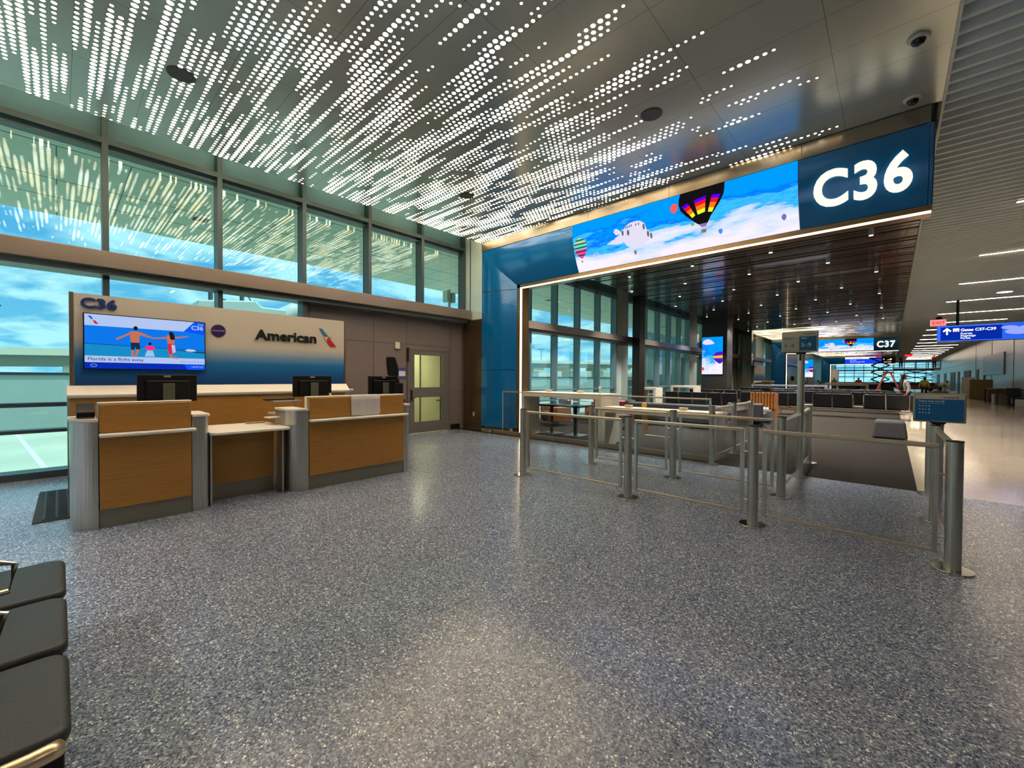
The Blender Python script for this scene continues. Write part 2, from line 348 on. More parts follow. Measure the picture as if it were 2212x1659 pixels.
# ------------------------------------------------------------------ shell
HZ = 5.2            # ceiling height
GX = -9.33          # glass plane
G2 = 37.5           # distance from one gate to the next
def ground_shell():
    struct('floor', B().box(GX-0.1, 16, -16, 7.78, -0.2, 0), terr)
    struct('floor_concourse', B().box(0.28, 16, 7.78, 125, -0.2, 0), cream)
    struct('floor_carpet', B().box(GX-0.1, 0.28, 7.78, 125, -0.2, 0), carpet)
    struct('floor_wall_band', B().box(4.6, 6.2, 30, 125, 0.0, 0.003), mat('grey_floor_band', (120,122,118), 0.12, noise=0.06, nscale=(40,40,40)))  # thin grey band on the cream floor along the wall
    struct('floor_seam', B().box(0.28, 6.2, 27.0, 27.03, 0, 0.002), mat('seam', (70,62,54), 0.5))
ground_shell()
def ceilings():
    o = struct('ceiling', B().box(-8.43, 0.45, -1.6, 7.93, HZ, HZ+0.12), dots)
    o2 = struct('ceiling_gate_2', B().box(-8.43, 0.45, -1.6, 7.93, HZ, HZ+0.12), dots_far); o2.location = (0, G2, 0)
    o3 = struct('ceiling_gate_3', B().box(-8.43, 0.45, -1.6, 7.93, HZ, HZ+0.12), dots_far); o3.location = (0, 2*G2, 0)
    slat = mat('bronze_ceiling_slat', (98,82,68), 0.2, 0.6, coat=0.3)
    def slats(name, ya, yb, pitch=0.145):
        b = B(); y = ya
        while y < yb:
            k = random.choice((0, 0, 0.012, 0.02)); b.box(-8.43, 0.43, y, y+pitch-random.choice((0.012,0.02,0.03)), HZ+k, HZ+0.1); y += pitch
        b.box(-8.43, 0.43, ya, yb, HZ+0.1, HZ+0.14); struct(name, b, slat)
    slats('ceiling_lounge', 8.75, 35.85); slats('ceiling_lounge_2', 8.75+G2, 35.85+G2, 0.29); slats('ceiling_lounge_back', -16, -1.65, 0.29)
    # corridor ceiling: white corrugated baffles across the concourse
    b = B(); n = int((125+16)/0.25)
    rows = []
    for i in range(n*4+1):
        y = -16+i*0.0625; ph = i % 4; z = HZ+(0.0, 0.0, 0.14, 0.14)[ph]
        rows.append([(0.46, y, z), (16, y, z)])
    b.grid(rows)
    struct('ceiling_corridor', b, mat('white_corrugated_ceiling', (205,212,212), 0.5))
    struct('ceiling_corridor_edge', B().box(0.44, 0.47, -16, 125, HZ-0.02, HZ+0.3), mat('white_trim', (190,196,190), 0.4))
    struct('roof_sun_block', B().box(-9.5, 17, -17, 126, HZ+0.75, HZ+0.95), concrete)  # unseen slab added to keep the sun out of the interior
ceilings()
def ceiling_fit():
    for i, (x, y, l) in enumerate(((-6.5,1.05,'round grey ceiling speaker over the airline counter, nearest the windows'), (-2.54,5.64,'round grey ceiling speaker before the gate number board'),
                                   (-6.44,5.64,'round grey ceiling speaker near the blue corner of the portal'))):
        t = thing('ceiling_speaker', l, 'speaker', (x, y, HZ))
        part(t, 'grille', B().cyl((x,y,HZ-0.012),(x,y,HZ), 0.135, seg=32), mat('speaker_grille', (70,66,60), 0.6))
        part(t, 'ring', B().cyl((x,y,HZ-0.008),(x,y,HZ), 0.148, seg=32), dsteel)
    for x, y, l in ((0.16,6.31,'black dome camera in white ring, the one further from the gate board'), (0.15,7.61,'black dome camera in white ring close above the gate board')):
        t = thing('dome_camera', l, 'camera', (x, y, HZ))
        part(t, 'housing', B().cyl((x,y,HZ-0.03),(x,y,HZ), 0.085, 0.1, seg=28), mat('camera_white', (205,198,186), 0.4), 0.006)
        part(t, 'dome', B().sphere((x,y,HZ-0.03), 0.062, (1,1,-0.9), 20, PI/2+0.01), mat('smoked_dome', (8,8,9), 0.06), smooth=True)
ceiling_fit()
def corridor_lights():
    for k in range(-5, 20):  # rows behind the camera are unseen, added for more light
        y = 8.42+5.0*k; w = 0.032
        lab = 'warm linear ceiling light in the concourse, %s from the camera' % (('first','second','third','fourth','fifth','sixth','seventh','eighth','ninth','tenth','eleventh','twelfth','thirteenth','fourteenth','fifteenth','sixteenth','seventeenth','eighteenth','nineteenth','twentieth','last')+('last',)*5)[k+1] if k > -2 else 'added unseen linear ceiling light over the concourse behind the camera'
        t = thing('linear_ceiling_light', lab, 'ceiling light', (3.46, y, HZ), group='linear lights across the concourse ceiling')
        part(t, 'housing', B().box(1.84, 5.08, y-w-0.01, y+w+0.01, HZ-0.01, HZ+0.02), mat('light_housing', (120,116,108), 0.5))
        part(t, 'diffuser', B().box(1.86, 5.06, y-w, y+w, HZ-0.016, HZ-0.009), warmsoft)
corridor_lights()
def downlights():
    body = mat('downlight_body', (168,172,170), 0.35, 0.4); lens = emis('downlight_lens', (255,244,225), 6.0)
    proto = None; k = 0; i = 0
    ld = bpy.data.lights.new('downlight_lamp', 'SPOT'); ld.energy = 480; ld.spot_size = math.radians(95); ld.spot_blend = 0.5; ld.color = (1, 0.94, 0.86); ld.shadow_soft_size = 0.04
    def lamp(x, y):
        o = bpy.data.objects.new('downlight_lamp', ld); C.objects.link(o); o.location = (x, y, HZ-0.31)
    ords = {}
    for yi in range(12):
        y = 10.76+2.24*yi
        for xi in range(4):
            x = (-0.41 if yi % 2 else -1.43)-2.05*xi
            if y > 35.3: continue
            lab = 'cylinder downlight, row %s from the gate portal, %s from the concourse' % (
                ('one','two','three','four','five','six','seven','eight','nine','ten','eleven','twelve')[yi], ('first','second','third','fourth')[xi])
            if proto is None:
                proto = thing('cylinder_downlight', lab, 'downlight', (x, y, HZ), group='cylinder downlights on the slat ceiling')
                part(proto, 'cylinder', B().cyl((0,0,-0.29),(0,0,-0.13), 0.047, seg=16), body, smooth=False, local=True)
                part(proto, 'stem', B().cyl((0,0,-0.13),(0,0,0), 0.012, seg=8), body, local=True)
                part(proto, 'lens', B().cyl((0,0,-0.294),(0,0,-0.288), 0.042, seg=16), lens, local=True)
            else: dup(proto, (x, y, HZ), label=lab)
            lamp(x, y)
            if y+G2 < 74:
                dup(proto, (x, y+G2, HZ), label=lab.replace('gate portal', 'distant second portal'))
    for y in (-4, -7, -10, -13):  # unseen downlights added behind the camera to brighten the interior
        for x in (-1.4, -3.5, -5.5, -7.5):
            dup(proto, (x, y, HZ), label='added unseen cylinder downlight behind the camera, brightening the interior'); lamp(x, y)
downlights()

# ------------------------------------------------------------------ window wall
WN = [0]
gl = MT['window_glass']
def bay(y0, y1, z0, z1, low=True, up=True):
    WN[0] += 1
    nm = 'window_%d' % WN[0]
    b = B(); w = 0.075
    b.box(GX-0.05, -9.1, y1-w/2, y1+w/2, z0, z1)
    if up and z1 > 4:
        b.box(GX-0.05, -9.1, y0+w/2, y1-w/2, 5.11, 5.2)
        b.box(GX-0.05, -9.2, y0+w/2, y1-w/2, 5.04, 5.075)
    if z0 < 0.1:
        b.box(GX-0.05, -9.15, y0+w/2, y1-w/2, 1.03, 1.09); b.box(GX-0.05, -9.15, y0+w/2, y1-w/2, 0.65, 0.70)
        b.box(GX-0.05, -9.03, y0+w/2, y1-w/2, 0, 0.10)
    fr = struct(nm, b, mull if y1 < 8 else mull_lit)
    g = B().box(GX-0.008, GX+0.008, y0+w/2, y1-w/2, z0, min(z1, 5.11)); o = part(fr, 'glass', g, gl)
    if z1 > 5: part(fr, 'spandrel_panel', B().box(GX-0.03, GX+0.02, y0+w/2, y1-w/2, 5.15, z1), spandrel)
TOP = 5.75
ys = [-14.4, -12.9, -11.41, -9.92, -8.43, -6.94, -5.45, -3.95, -2.46, -0.97, 0.52, 2.02, 3.50]
for a, c in zip(ys[:-1], ys[1:]):
    bay(a, c, 0, 3.2); bay(a, c, 3.3, TOP)
for a, c in ((3.5,4.98),(4.98,6.47),(6.47,7.94)): bay(a, c, 3.3, TOP)
ys = [7.94+0.7, 9.4, 10.9, 12.4, 13.9, 15.43, 16.85]
for a, c in zip(ys[:-1], ys[1:]): bay(a, c, 0, 3.2); bay(a, c, 3.3, TOP)
ys = [18.2, 19.98, 21.5, 23.0, 24.5, 25.9]
for a, c in zip(ys[:-1], ys[1:]): bay(a, c, 0, 3.2); bay(a, c, 3.3, TOP)
ys = [27.6, 29.0, 30.5, 32.0, 33.5, 35.0]
for a, c in zip(ys[:-1], ys[1:]): bay(a, c, 0, 3.2); bay(a, c, 3.3, TOP)
for a in range(4): bay(36.53+1.5*a, 38.03+1.5*a, 3.3, TOP)
bay(36.53, 38.03, 0, 3.2); 
for a in range(1, 8): bay(44.9+1.5*a, 46.4+1.5*a, 0, 3.2); bay(44.9+1.5*a, 46.4+1.5*a, 3.3, TOP)
pale = mat('pale_green_wall_panel', (192,206,196), 0.3, 0.15, noise=0.03, nscale=(2,2,2))
struct('trim_1', B().box(GX, -8.8, -14.4, 7.90, 3.13, 3.38), beam_m, bevel=0.01, label='bronze beam across the hall window wall')
struct('trim_2', B().box(GX, -8.8, 8.7, 35.8, 3.13, 3.38), beam_m, label='bronze beam across the lounge window wall')
struct('trim_3', B().box(GX, -8.8, 36.5, 74, 3.13, 3.38), beam_m)
struct('trim_4', B().box(GX-0.05, -8.95, -14.4, 7.9, 3.05, 3.13), mat('beam_underside', (110,118,112), 0.4, 0.3))
struct('trim_5', B().box(GX-0.05, -8.95, 8.7, 35.8, 3.05, 3.13), MT['beam_underside'])
for nme, a, c in (('wall_panel_1', 16.89, 18.2), ('wall_panel_2', 25.94, 27.6), ('wall_panel_3', 35.0, 36.5), ('wall_panel_4', 42.6, 46.4)):
    b = B(); n = max(2, int((c-a)/0.55)); w = (c-a)/n
    for i in range(n): b.box(GX-0.05, -9.22, a+i*w+0.008, a+(i+1)*w-0.008, 0, TOP)
    b.box(GX-0.06, -9.26, a, c, 0, TOP)
    struct(nme, b, pale)
struct('column_1', B().box(-8.69, -8.34, 17.56, 18.1, 0, HZ), darkmet)
struct('wall_lounge_end', B().box(-9.3, -7.95, 35.86, 36.3, 0, TOP), mat('polished_bronze', (130,110,92), 0.15, 0.8))
# back and side of the building, behind the camera
struct('wall_back', B().box(-9.4, 16, -16.2, -16, 0, TOP), brownp)
struct('wall_concourse_side', B().box(16, 16.2, -16, 40, 0, TOP), mat('light_wall', (165,168,165), 0.5))
def far_wall():
    b = B(); w = mat('pale_concourse_wall', (150,156,156), 0.3, 0.1)
    b.box(6.2, 6.5, 40, 125, 0, TOP); struct('wall_right', b, w)
    b = B()
    for y in (44.5, 53.0, 62.0): b.box(6.18, 6.2, y, y+0.02, 0, HZ)
    b.box(6.185, 6.2, 44, 120, 3.35, 3.37); b.box(6.185, 6.2, 44, 120, 2.6, 2.61)
    struct('wall_right_joint', b, mat('joint_grey', (70,76,76), 0.5))
    b = B()
    for y, l in ((56.2,0.9),(60,1.3),(65.5,5.5),(75,2.2),(80,6),(92,4),(104,6)): b.box(6.16, 6.2, y, y+l, 0, 2.55)
    struct('wall_right_opening', b, mat('dark_opening', (48,40,44), 0.5))
    t = solo('wall_panel_frame', B().box(6.12, 6.2, 47.5, 57, 1.95, 3.65), mat('grey_screen', (104,106,104), 0.3), 'large blank grey panel on the pale concourse wall', 'wall panel', 0.02)
far_wall()
def end_wall():
    b = B()
    for i in range(14): x = -9.3+i*1.6; b.box(x-0.05, x+0.05, 118, 118.15, 0, 7)
    for z in (0.9, 2.1, 2.9, 4.1, 5.3): b.box(-9.4, 12, 117.98, 118.14, z-0.06, z+0.06)
    b.box(-9.4, 12, 118, 118.1, 3.35, 3.6)
    o = struct('window_end', b, mull)
    part(o, 'glass', B().box(-9.4, 12, 118.05, 118.07, 0.9, 7), gl)
    struct('wall_end_base', B().box(-9.4, 12, 117.9, 118.2, 0, 0.9), mat('dark_red_base', (70,34,32), 0.5))
end_wall()

# door wall of the hall
def door_wall():
    b = B(); X1 = -9.28
    seams = [3.58, 3.67, 5.167, 6.09]; zs = [(0.16, 1.07), (1.085, 2.325), (2.34, 3.13)]
    b.box(-9.42, X1-0.012, 3.54, 6.1, 0, 3.2); b.box(-9.42, X1-0.012, 7.55, 8.1, 0, 3.2); b.box(-9.42, X1-0.012, 6.1, 7.55, 2.3, 3.2)
    def pan(y0, y1, z0, z1): b.box(X1-0.02, X1, y0+0.006, y1-0.006, z0+0.006, z1-0.006)
    for y0, y1 in ((3.67, 5.167), (5.167, 6.09)):
        for z0, z1 in ((0.16, 2.345), (2.345, 3.14)): pan(y0, y1, z0, z1)
    pan(6.09, 7.55, 2.345, 3.14); pan(6.09, 7.55, 2.27, 2.345)
    for z0, z1 in ((0.16, 1.08), (1.08, 2.345), (2.345, 3.14)): pan(7.55, 8.06, z0, z1)
    pan(3.56, 3.67, 0.16, 3.14)
    struct('wall_left', b, brownp)
    struct('baseboard_left', B().box(-9.42, X1-0.004, 3.56, 6.1, 0, 0.15).box(-9.42, X1-0.004, 7.55, 7.9, 0, 0.15), dsteel)
    # end panels facing the hall
    struct('wall_portal_side', B().box(-9.15, -8.405, 7.935, 8.5, 0, 3.12), mat('brown_mirror_panel', (104,88,70), 0.2, 0.75))
    struct('wall_portal_side_upper', B().box(-9.33, -8.405, 7.95, 8.6, 3.12, TOP), pale)
    struct('trim_6', B().box(-8.9, -8.885, 7.93, 7.955, 3.3, TOP), mull)
    # door
    d = struct('door_1', B().box(X1-0.05, X1+0.03, 6.12, 6.17, 0, 2.27).box(X1-0.05, X1+0.03, 7.48, 7.53, 0, 2.27).box(X1-0.05, X1+0.03, 6.12, 7.53, 2.22, 2.27), mat('door_frame_paint', (108,102,100), 0.4))
    b = B(); a, c = X1-0.03, X1+0.012
    L = [(6.175, 6.33, 0.02, 2.215), (7.26, 7.475, 0.02, 2.215), (6.33, 7.26, 0.02, 0.305), (6.33, 7.26, 0.955, 1.22), (6.33, 7.26, 2.085, 2.215)]
    for y0, y1, z0, z1 in L: b.box(a, c, y0, y1, z0, z1)
    lf = part(d, 'door_leaf', b, mat('door_paint', (104,99,97), 0.4))
    part(d, 'door_glass', B().box(X1-0.015, X1-0.007, 6.33, 7.26, 0.305, 0.955).box(X1-0.015, X1-0.007, 6.33, 7.26, 1.22, 2.085), MT['clear_glass'])
    part(d, 'door_handle', B().box(c, c+0.012, 6.2, 6.27, 0.86, 1.16).cyl((c+0.01, 6.235, 0.95), (c+0.06, 6.235, 0.95), 0.012).cyl((c+0.055, 6.235, 0.95), (c+0.055, 6.35, 0.95), 0.01), dsteel)
    # room behind the door
    rm = mat('pale_back_room', (206,208,166), 0.7)
    struct('wall_back_room', B().box(-11.4, -11.3, 5.0, 9.2, 0, 2.6).box(-11.4, -9.45, 4.9, 5.0, 0, 2.6).box(-11.4, -9.45, 9.2, 9.3, 0, 2.6).box(-11.4, -9.45, 5, 9.2, 2.6, 2.7), rm)
    struct('floor_back_room', B().box(-11.4, -9.43, 5, 9.2, -0.2, 0), mat('room_floor', (120,120,110), 0.5))
    d2 = struct('door_2', B().box(-11.3, -11.27, 7.91, 7.945, 0, 2.3).box(-11.3, -11.27, 8.74, 8.77, 0, 2.3), mat('door_edge', (70,70,60), 0.5))
    part(d2, 'door_handle', B().cyl((-11.28, 8.66, 0.72), (-11.2, 8.66, 0.72), 0.02).cyl((-11.2, 8.66, 0.72), (-11.2, 8.5, 0.72), 0.015), dsteel)
    rmp = thing('ceiling_lamp', 'white ceiling lamp of the back room behind the glazed door', 'lamp', (-10.4, 7.1, 2.58))
    part(rmp, 'diffuser', B().box(-10.9, -9.9, 6.6, 7.6, 2.57, 2.59), emis('room_lamp', (255,250,215), 13.0))
    solo('call_box', B().box(X1, X1+0.05, 5.74, 5.87, 2.21, 2.38), mat('cream_plastic', (210,205,190), 0.4), 'small cream call box high on the taupe wall above the tilted screen', 'call box', 0.01)
    t = thing('wall_notice', 'blue and white notice on the taupe wall left of the door', 'notice', (X1, 5.98, 1.5))
    part(t, 'board', B().box(X1, X1+0.012, 5.84, 6.07, 1.44, 1.73), mat('notice_blue', (62,74,130), 0.5))
    part(t, 'paper', B().box(X1+0.012, X1+0.014, 5.86, 6.05, 1.52, 1.65), mat('paper_white', (214,210,208), 0.7))
    solo('door_closer_box', B().box(X1, X1+0.06, 6.1, 6.135, 1.9, 2.25), dsteel, 'slim grey reader on the left jamb of the glazed door', 'card reader')
    solo('floor_box', B().box(-8.05, -7.92, 7.85, 7.93, 0.0, 0.09), chrome, 'small chrome socket box on the floor by the blue portal foot', 'socket box', 0.005)
    solo('wall_socket', B().box(-8.75, -8.68, 7.925, 7.935, 0.4, 0.52), mat('socket_cream', (150,140,120), 0.5), 'small socket plate low on the brown metal panel', 'socket')
door_wall()

# ------------------------------------------------------------------ gate portal
def prof(t, eps=0.0): return (7.93+0.3*t*t-eps, 4.956-1.006*t)
def curved(x0, x1, y, eps=0.0, n=10, t0=0.0, t1=1.0, nx=1):
    b = B(); rows = []
    for i in range(n+1):
        t = t0+(t1-t0)*i/n; Y, Z = prof(t, eps)
        l = x0(t) if callable(x0) else x0
        rows.append([(l+(x1-l)*j/nx, Y+y, Z) for j in range(nx+1)])
    b.grid(rows); return b
def strip_shape(rows, y, eps):
    b = B(); b.grid([[(xl, prof(t, eps)[0]+y, prof(t)[1]), (xr, prof(t, eps)[0]+y, prof(t)[1])] for t, xl, xr in rows]); return b
def balloon_rows(cx, t0, t1, r, n=14, power=1.0, cut=0.0):
    out = []
    for i in range(n+1):
        s = i/n; s = cut+(1-cut)*s
        # upper half circle, lower half tapering
        if s < 0.45: w = math.sqrt(max(0, 1-((0.45-s)/0.45)**2))
        else: w = max(0.10, math.cos((s-0.45)/0.55*PI/2)**0.75)
        out.append((t0+(t1-t0)*(i/n), cx-r*w, cx+r*w))
    return out
def portal(k, number, kind):
    y = G2*k
    who = ('C36', 'C37', 'C38')[k]
    t = thing('gate_portal', 'blue curved gate portal with screen and lit number %s' % number, 'gate portal', (-4, 8.25+y, 0))
    P = lambda *a, **kw: part(t, *a, **kw)
    XR = 0.37
    lx = lambda tt: -8.4+1.035*tt
    # header panel in three curved plates, and pilaster
    P('header_panel', curved(lx, -5.423, y, nx=6), bluep, smooth=True)
    if kind != 'info':
        P('header_panel', curved(-1.141, 0.328, y, nx=2), bluep, smooth=True); P('header_panel', curved(0.336, XR, y), bluep, smooth=True)
    else: P('header_panel', curved(-1.141, XR, y, nx=2), mat('dark_header', (30,24,20), 0.3), smooth=True)
    for z0, z1 in ((0.15, 1.70), (1.712, 3.83)):
        b = B(); rows = []
        for i in range(11):
            s = i/10; rows.append([(-8.4+1.035*s, 7.93+y+0.3*s*s, z0), (-8.4+1.035*s, 7.93+y+0.3*s*s, z1)])
        b.grid(rows); P('side_panel', b, bluep, smooth=True)
    b = B(); rows = []
    for i in range(11):
        s = i/10; rows.append([(-8.4+1.035*s, 7.93+y+0.3*s*s, 3.842), (-8.4+1.035*s, 7.93+y+0.3*s*s, 4.956-1.006*s-0.004)])
    b.grid(rows); P('side_panel', b, bluep, smooth=True)
    P('kick_plate', B().box(-8.36, -7.4, 8.0+y, 8.3+y, 0, 0.15), dsteel)
    # core behind the curved skin
    P('core', B().box(-8.35, XR-0.02, 8.34+y, 8.72+y, 3.93, HZ+0.1).box(-8.35, -7.4, 8.34+y, 8.72+y, 0, 3.93), mat('portal_core', (120,112,100), 0.5))
    P('end_cap', B().prism([(XR, 7.93+y, 4.956)]+[(XR, prof(i/8)[0]+y, prof(i/8)[1]) for i in range(1, 9)]+[(XR, 8.6+y, 3.95), (XR, 8.6+y, HZ), (XR, 7.95+y, HZ)], (0.012, 0, 0)), mat('portal_black', (10,10,11), 0.4))
    P('steel_band', B().box(-8.4, -5.0, 7.915+y, 7.95+y, 4.962, HZ-0.012).box(-4.994, -3.2, 7.915+y, 7.95+y, 4.962, HZ-0.012).box(-3.194, -1.1, 7.915+y, 7.95+y, 4.962, HZ-0.012).box(-1.094, XR-0.03, 7.915+y, 7.95+y, 4.962, HZ-0.012), steel_band)
    P('trim', B().box(-7.365, XR+0.01, 8.235+y, 8.6+y, 3.87, 3.945).box(-7.365, -7.262, 8.235+y, 8.6+y, 0, 3.945), mat('bronze_portal_trim', (140,112,78), 0.25, 0.8))
    P('strip_light', B().box(-7.26, XR, 8.24+y, 8.28+y, 3.845, 3.868), warm); P('strip_light', B().box(-7.262, -7.23, 8.24+y, 8.28+y, 0.02, 3.868), warm)
    # number
    cream_l = emis('lit_letter', (255,244,216), 1.25)
    if kind != 'info':
        T = 0.765; Y, Z = prof(T, 0.05); Ya, Za = prof(0.30, 0.05)
        v = Vector((0, Ya-Y, Za-Z)); h = v.length
        tb = text_bm(who, ucap(h), 0.018, 0.023, 1.0, 'LEFT', 1.12)
        xs = [q.co.x for q in tb.verts]; w0, w1 = min(xs), max(xs); s = 1.12/(w1-w0)
        bmesh.ops.scale(tb, verts=tb.verts, vec=(s, 1, 1)); bmesh.ops.translate(tb, verts=tb.verts, vec=(-w0*s, 0, 0))
        P('gate_number', place(tb, (-0.945, Y+y, Z), UX, v), cream_l)
        sc = P('screen', curved(-5.417, -1.147, y, 0.012, 14, nx=10), skypic, smooth=True)
        def S(nm, rows, m, e=0.018): return part(sc, nm, strip_shape(rows, y, e), m)
        def E(n, rgb, s=1.0): return emis('pic_'+n, rgb, s)
        # large dark balloon, cut by the top of the screen
        big = [(0.0,-2.985,-2.215),(0.10,-3.012,-2.215),(0.2,-3.015,-2.235),(0.3,-2.985,-2.29),(0.4,-2.905,-2.37),(0.5,-2.80,-2.455),(0.57,-2.72,-2.50),(0.60,-2.68,-2.515)]
        S('balloon', big, E('black', (22,20,22), 0.8))
        pans = [((-2.954,-2.845,0.245,0.20),(-2.775,-2.72,0.475,0.44)), ((-2.735,-2.522,0.185,0.15),(-2.675,-2.548,0.44,0.42)), ((-2.42,-2.275,0.165,0.19),(-2.50,-2.43,0.43,0.45))]
        cols = [E('violet',(84,0,255)), E('red',(240,20,40)), E('orange',(250,120,20)), E('yellow',(235,245,50))]
        cut = (0, 0.2, 0.45, 0.75, 1.0)
        for (a, c, ta, tb_), (a2, c2, ta2, tb2) in pans:
            for i in range(4):
                f0, f1 = cut[i], cut[i+1]; b = B(); pts = []
                for f, q in ((f0, 0), (f1, 0), (f1, 1), (f0, 1)):
                    X = (a+(a2-a)*f) if q == 0 else (c+(c2-c)*f); tt = (ta+(ta2-ta)*f) if q == 0 else (tb_+(tb2-tb_)*f)
                    pts.append((X, prof(tt, 0.03)[0]+y, prof(tt)[1]))
                b.poly(pts); part(sc, 'balloon_stripe', b, cols[i])
        S('balloon_skirt', [(0.60,-2.68,-2.515),(0.655,-2.63,-2.555)], E('skirt', (150,110,160)))
        S('balloon_basket', [(0.695,-2.65,-2.55),(0.75,-2.635,-2.565)], E('basket', (140,110,90)))
        S('balloon', balloon_rows(-3.105, 0.14, 0.315, 0.072), E('coral', (250,90,90)))
        zz = [E('zig_yellow',(236,220,90)), E('zig_teal',(90,220,200)), E('zig_dark',(50,50,90)), E('zig_pink',(240,70,140))]
        R = balloon_rows(-5.235, 0.315, 0.735, 0.172, 16)
        for i in range(16): S('balloon_band', R[i:i+2], zz[(0,2,1,0,2,1,1,2,1,3,2,3,3,2,3,3)[i]], 0.018)
        S('balloon_basket', [(0.775,-5.275,-5.235),(0.815,-5.27,-5.24)], MT['pic_basket'])
        S('balloon', balloon_rows(-1.349, 0.735, 0.83, 0.035), E('mauve', (120,110,190)))
        S('balloon', balloon_rows(-2.321, 0.745, 0.83, 0.035), E('blue', (70,140,230)))
        S('balloon', [(0.555,-2.82,-2.75),(0.585,-2.81,-2.755),(0.605,-2.79,-2.775)], E('green', (100,180,90)))
        # white aircraft shaped balloon
        W = E('plane_white', (222,218,240), 1.0); G = E('plane_grey', (110,108,120), 0.8)
        S('aircraft_body', [(0.265+0.485*(1-math.cos(PI*q/20))/2, -3.925-0.03*math.sin(PI*q/20)-0.245*math.sin(PI*q/20)**0.8, -3.9+0.235*math.sin(PI*q/20)**0.8) for q in range(21)], W)
        S('aircraft_wing', [(0.42,-4.20,-4.0),(0.50,-4.38,-4.0),(0.56,-4.42,-4.0),(0.60,-4.2,-4.0)], W, 0.02)
        S('aircraft_wing', [(0.50,-3.72,-3.66),(0.56,-3.72,-3.56),(0.62,-3.76,-3.58),(0.68,-3.8,-3.66)], W, 0.02)
        S('aircraft_tail', [(0.32,-4.36,-4.31),(0.38,-4.39,-4.24),(0.44,-4.34,-4.18)], W, 0.02)
        S('aircraft_tail', [(0.52,-4.44,-4.3),(0.575,-4.58,-4.2),(0.62,-4.35,-4.2)], W, 0.02)
        for X, T0, r in ((-4.183,0.43,0.022),(-4.061,0.45,0.026),(-3.72,0.41,0.022),(-3.645,0.555,0.022),(-3.585,0.60,0.02)): S('engine', [(T0-0.055*math.cos(PI*q/8),X-r*math.sin(PI*q/8)-0.001,X+r*math.sin(PI*q/8)+0.001) for q in range(9)], G, 0.026); S('engine_rim', [(T0-0.075*math.cos(PI*q/8),X-1.5*r*math.sin(PI*q/8)-0.001,X+1.5*r*math.sin(PI*q/8)+0.001) for q in range(9)], W, 0.022)
        for X, T0 in ((-3.88,0.335),(-3.82,0.335),(-4.10,0.345),(-4.06,0.34),(-4.02,0.335),(-3.98,0.33)): S('cockpit_window', [(T0-0.022,X-0.006,X+0.014),(T0+0.022,X-0.014,X+0.006)], G, 0.026)
        S('aircraft_basket', [(0.80,-4.0,-3.94),(0.87,-3.99,-3.95)], MT['pic_basket'])
    else:
        sc = P('screen', curved(-5.417, -1.147, y, 0.012, 10, nx=2), emis('info_blue', (20,60,225), 1.2), smooth=True)
        part(sc, 'title_bar', strip_shape([(0.0,-5.41,-1.75),(0.3,-5.41,-1.95)], y, 0.03), emis('info_white', (235,238,255), 1.2))
        part(sc, 'status_tag', strip_shape([(0.0,-1.74,-1.16),(0.3,-1.93,-1.16)], y, 0.03), emis('info_pink', (250,60,110), 1.2))
        text(sc, 'destination', 'Ft. Lauderdale', 0.26, (-4.9, 7.86+y, 4.72), UX, UZ, emis('info_text', (40,50,120), 1.0))
        text(sc, 'info_line', 'On time', 0.22, (-4.8, 7.88+y, 4.42), UX, UZ, MT['info_white']); text(sc, 'info_line', 'Boards at gate C38', 0.22, (-4.8, 7.9+y, 4.15), UX, UZ, MT['info_white'])
        text(t, 'gate_number', 'C38', 0.56, (-0.98, 7.92+y, 4.42), UX, UZ, cream_l, 0.02, 0.012)
        text(t, 'small_line', 'Gate C38', 0.2, (-0.9, 8.08+y, 4.08), UX, UZ, cream_l, 0.01)
    return t
portal(0, 'C36', 'sky'); portal(1, 'C37', 'sky'); portal(2, 'C38', 'info')

# ------------------------------------------------------------------ airline back wall unit
def bird(parent, o, u, v, s, blue, red, grey):
    # stylised two-part flight emblem, s = height
    pts = lambda L: [(x*s, y*s) for x, y in L]
    flats(parent, 'emblem_blue', [pts([(0.0,1.0),(0.17,0.985),(0.22,0.93),(0.50,0.60),(0.30,0.605),(0.27,0.585)])], o, u, v, blue, 0.004, 0.01)
    flats(parent, 'emblem_red', [pts([(0.48,0.455),(0.52,0.475),(0.575,0.475),(0.62,0.42),(0.98,0.0),(0.62,0.02),(0.50,0.14),(0.455,0.30),(0.455,0.40)])], o, u, v, red, 0.004, 0.01)
    flats(parent, 'emblem_grey', [pts([(0.5,0.58),(0.60,0.585),(0.70,0.545),(0.74,0.49),(0.71,0.465),(0.66,0.52),(0.58,0.54)]), pts([(0.28,0.52),(0.34,0.42),(0.42,0.29),(0.40,0.26),(0.32,0.40)])], o, u, v, grey, 0.004, 0.008)
M_blue = mat('emblem_blue', (38,112,158), 0.3); M_red = mat('emblem_red', (190,24,26), 0.3); M_grey = mat('emblem_grey', (178,172,160), 0.3)
def fade_mat():
    m, nt, N, L, b = nodes('white_to_blue_panel')
    tc = N('ShaderNodeTexCoord'); s = N('ShaderNodeSeparateXYZ'); L(tc.outputs['Object'], s.inputs[0])
    mr = N('ShaderNodeMapRange'); L(s.outputs[2], mr.inputs[0]); mr.inputs[1].default_value = 1.36; mr.inputs[2].default_value = 2.57
    r = N('ShaderNodeValToRGB'); L(mr.outputs[0], r.inputs[0]); el = r.color_ramp.elements
    el[0].position = 0.0; el[0].color = lin((4,48,104)); el[1].position = 0.52; el[1].color = lin((188,178,162))
    for p, c in ((0.16, (0,84,142)), (0.28, (20,104,158)), (0.38, (110,140,168)), (0.45,(160,164,166))):
        e = el.new(p); e.color = lin(c)
    L(r.outputs[0], b.inputs['Base Color']); b.inputs['Roughness'].default_value = 0.4
    return m
fade = fade_mat()
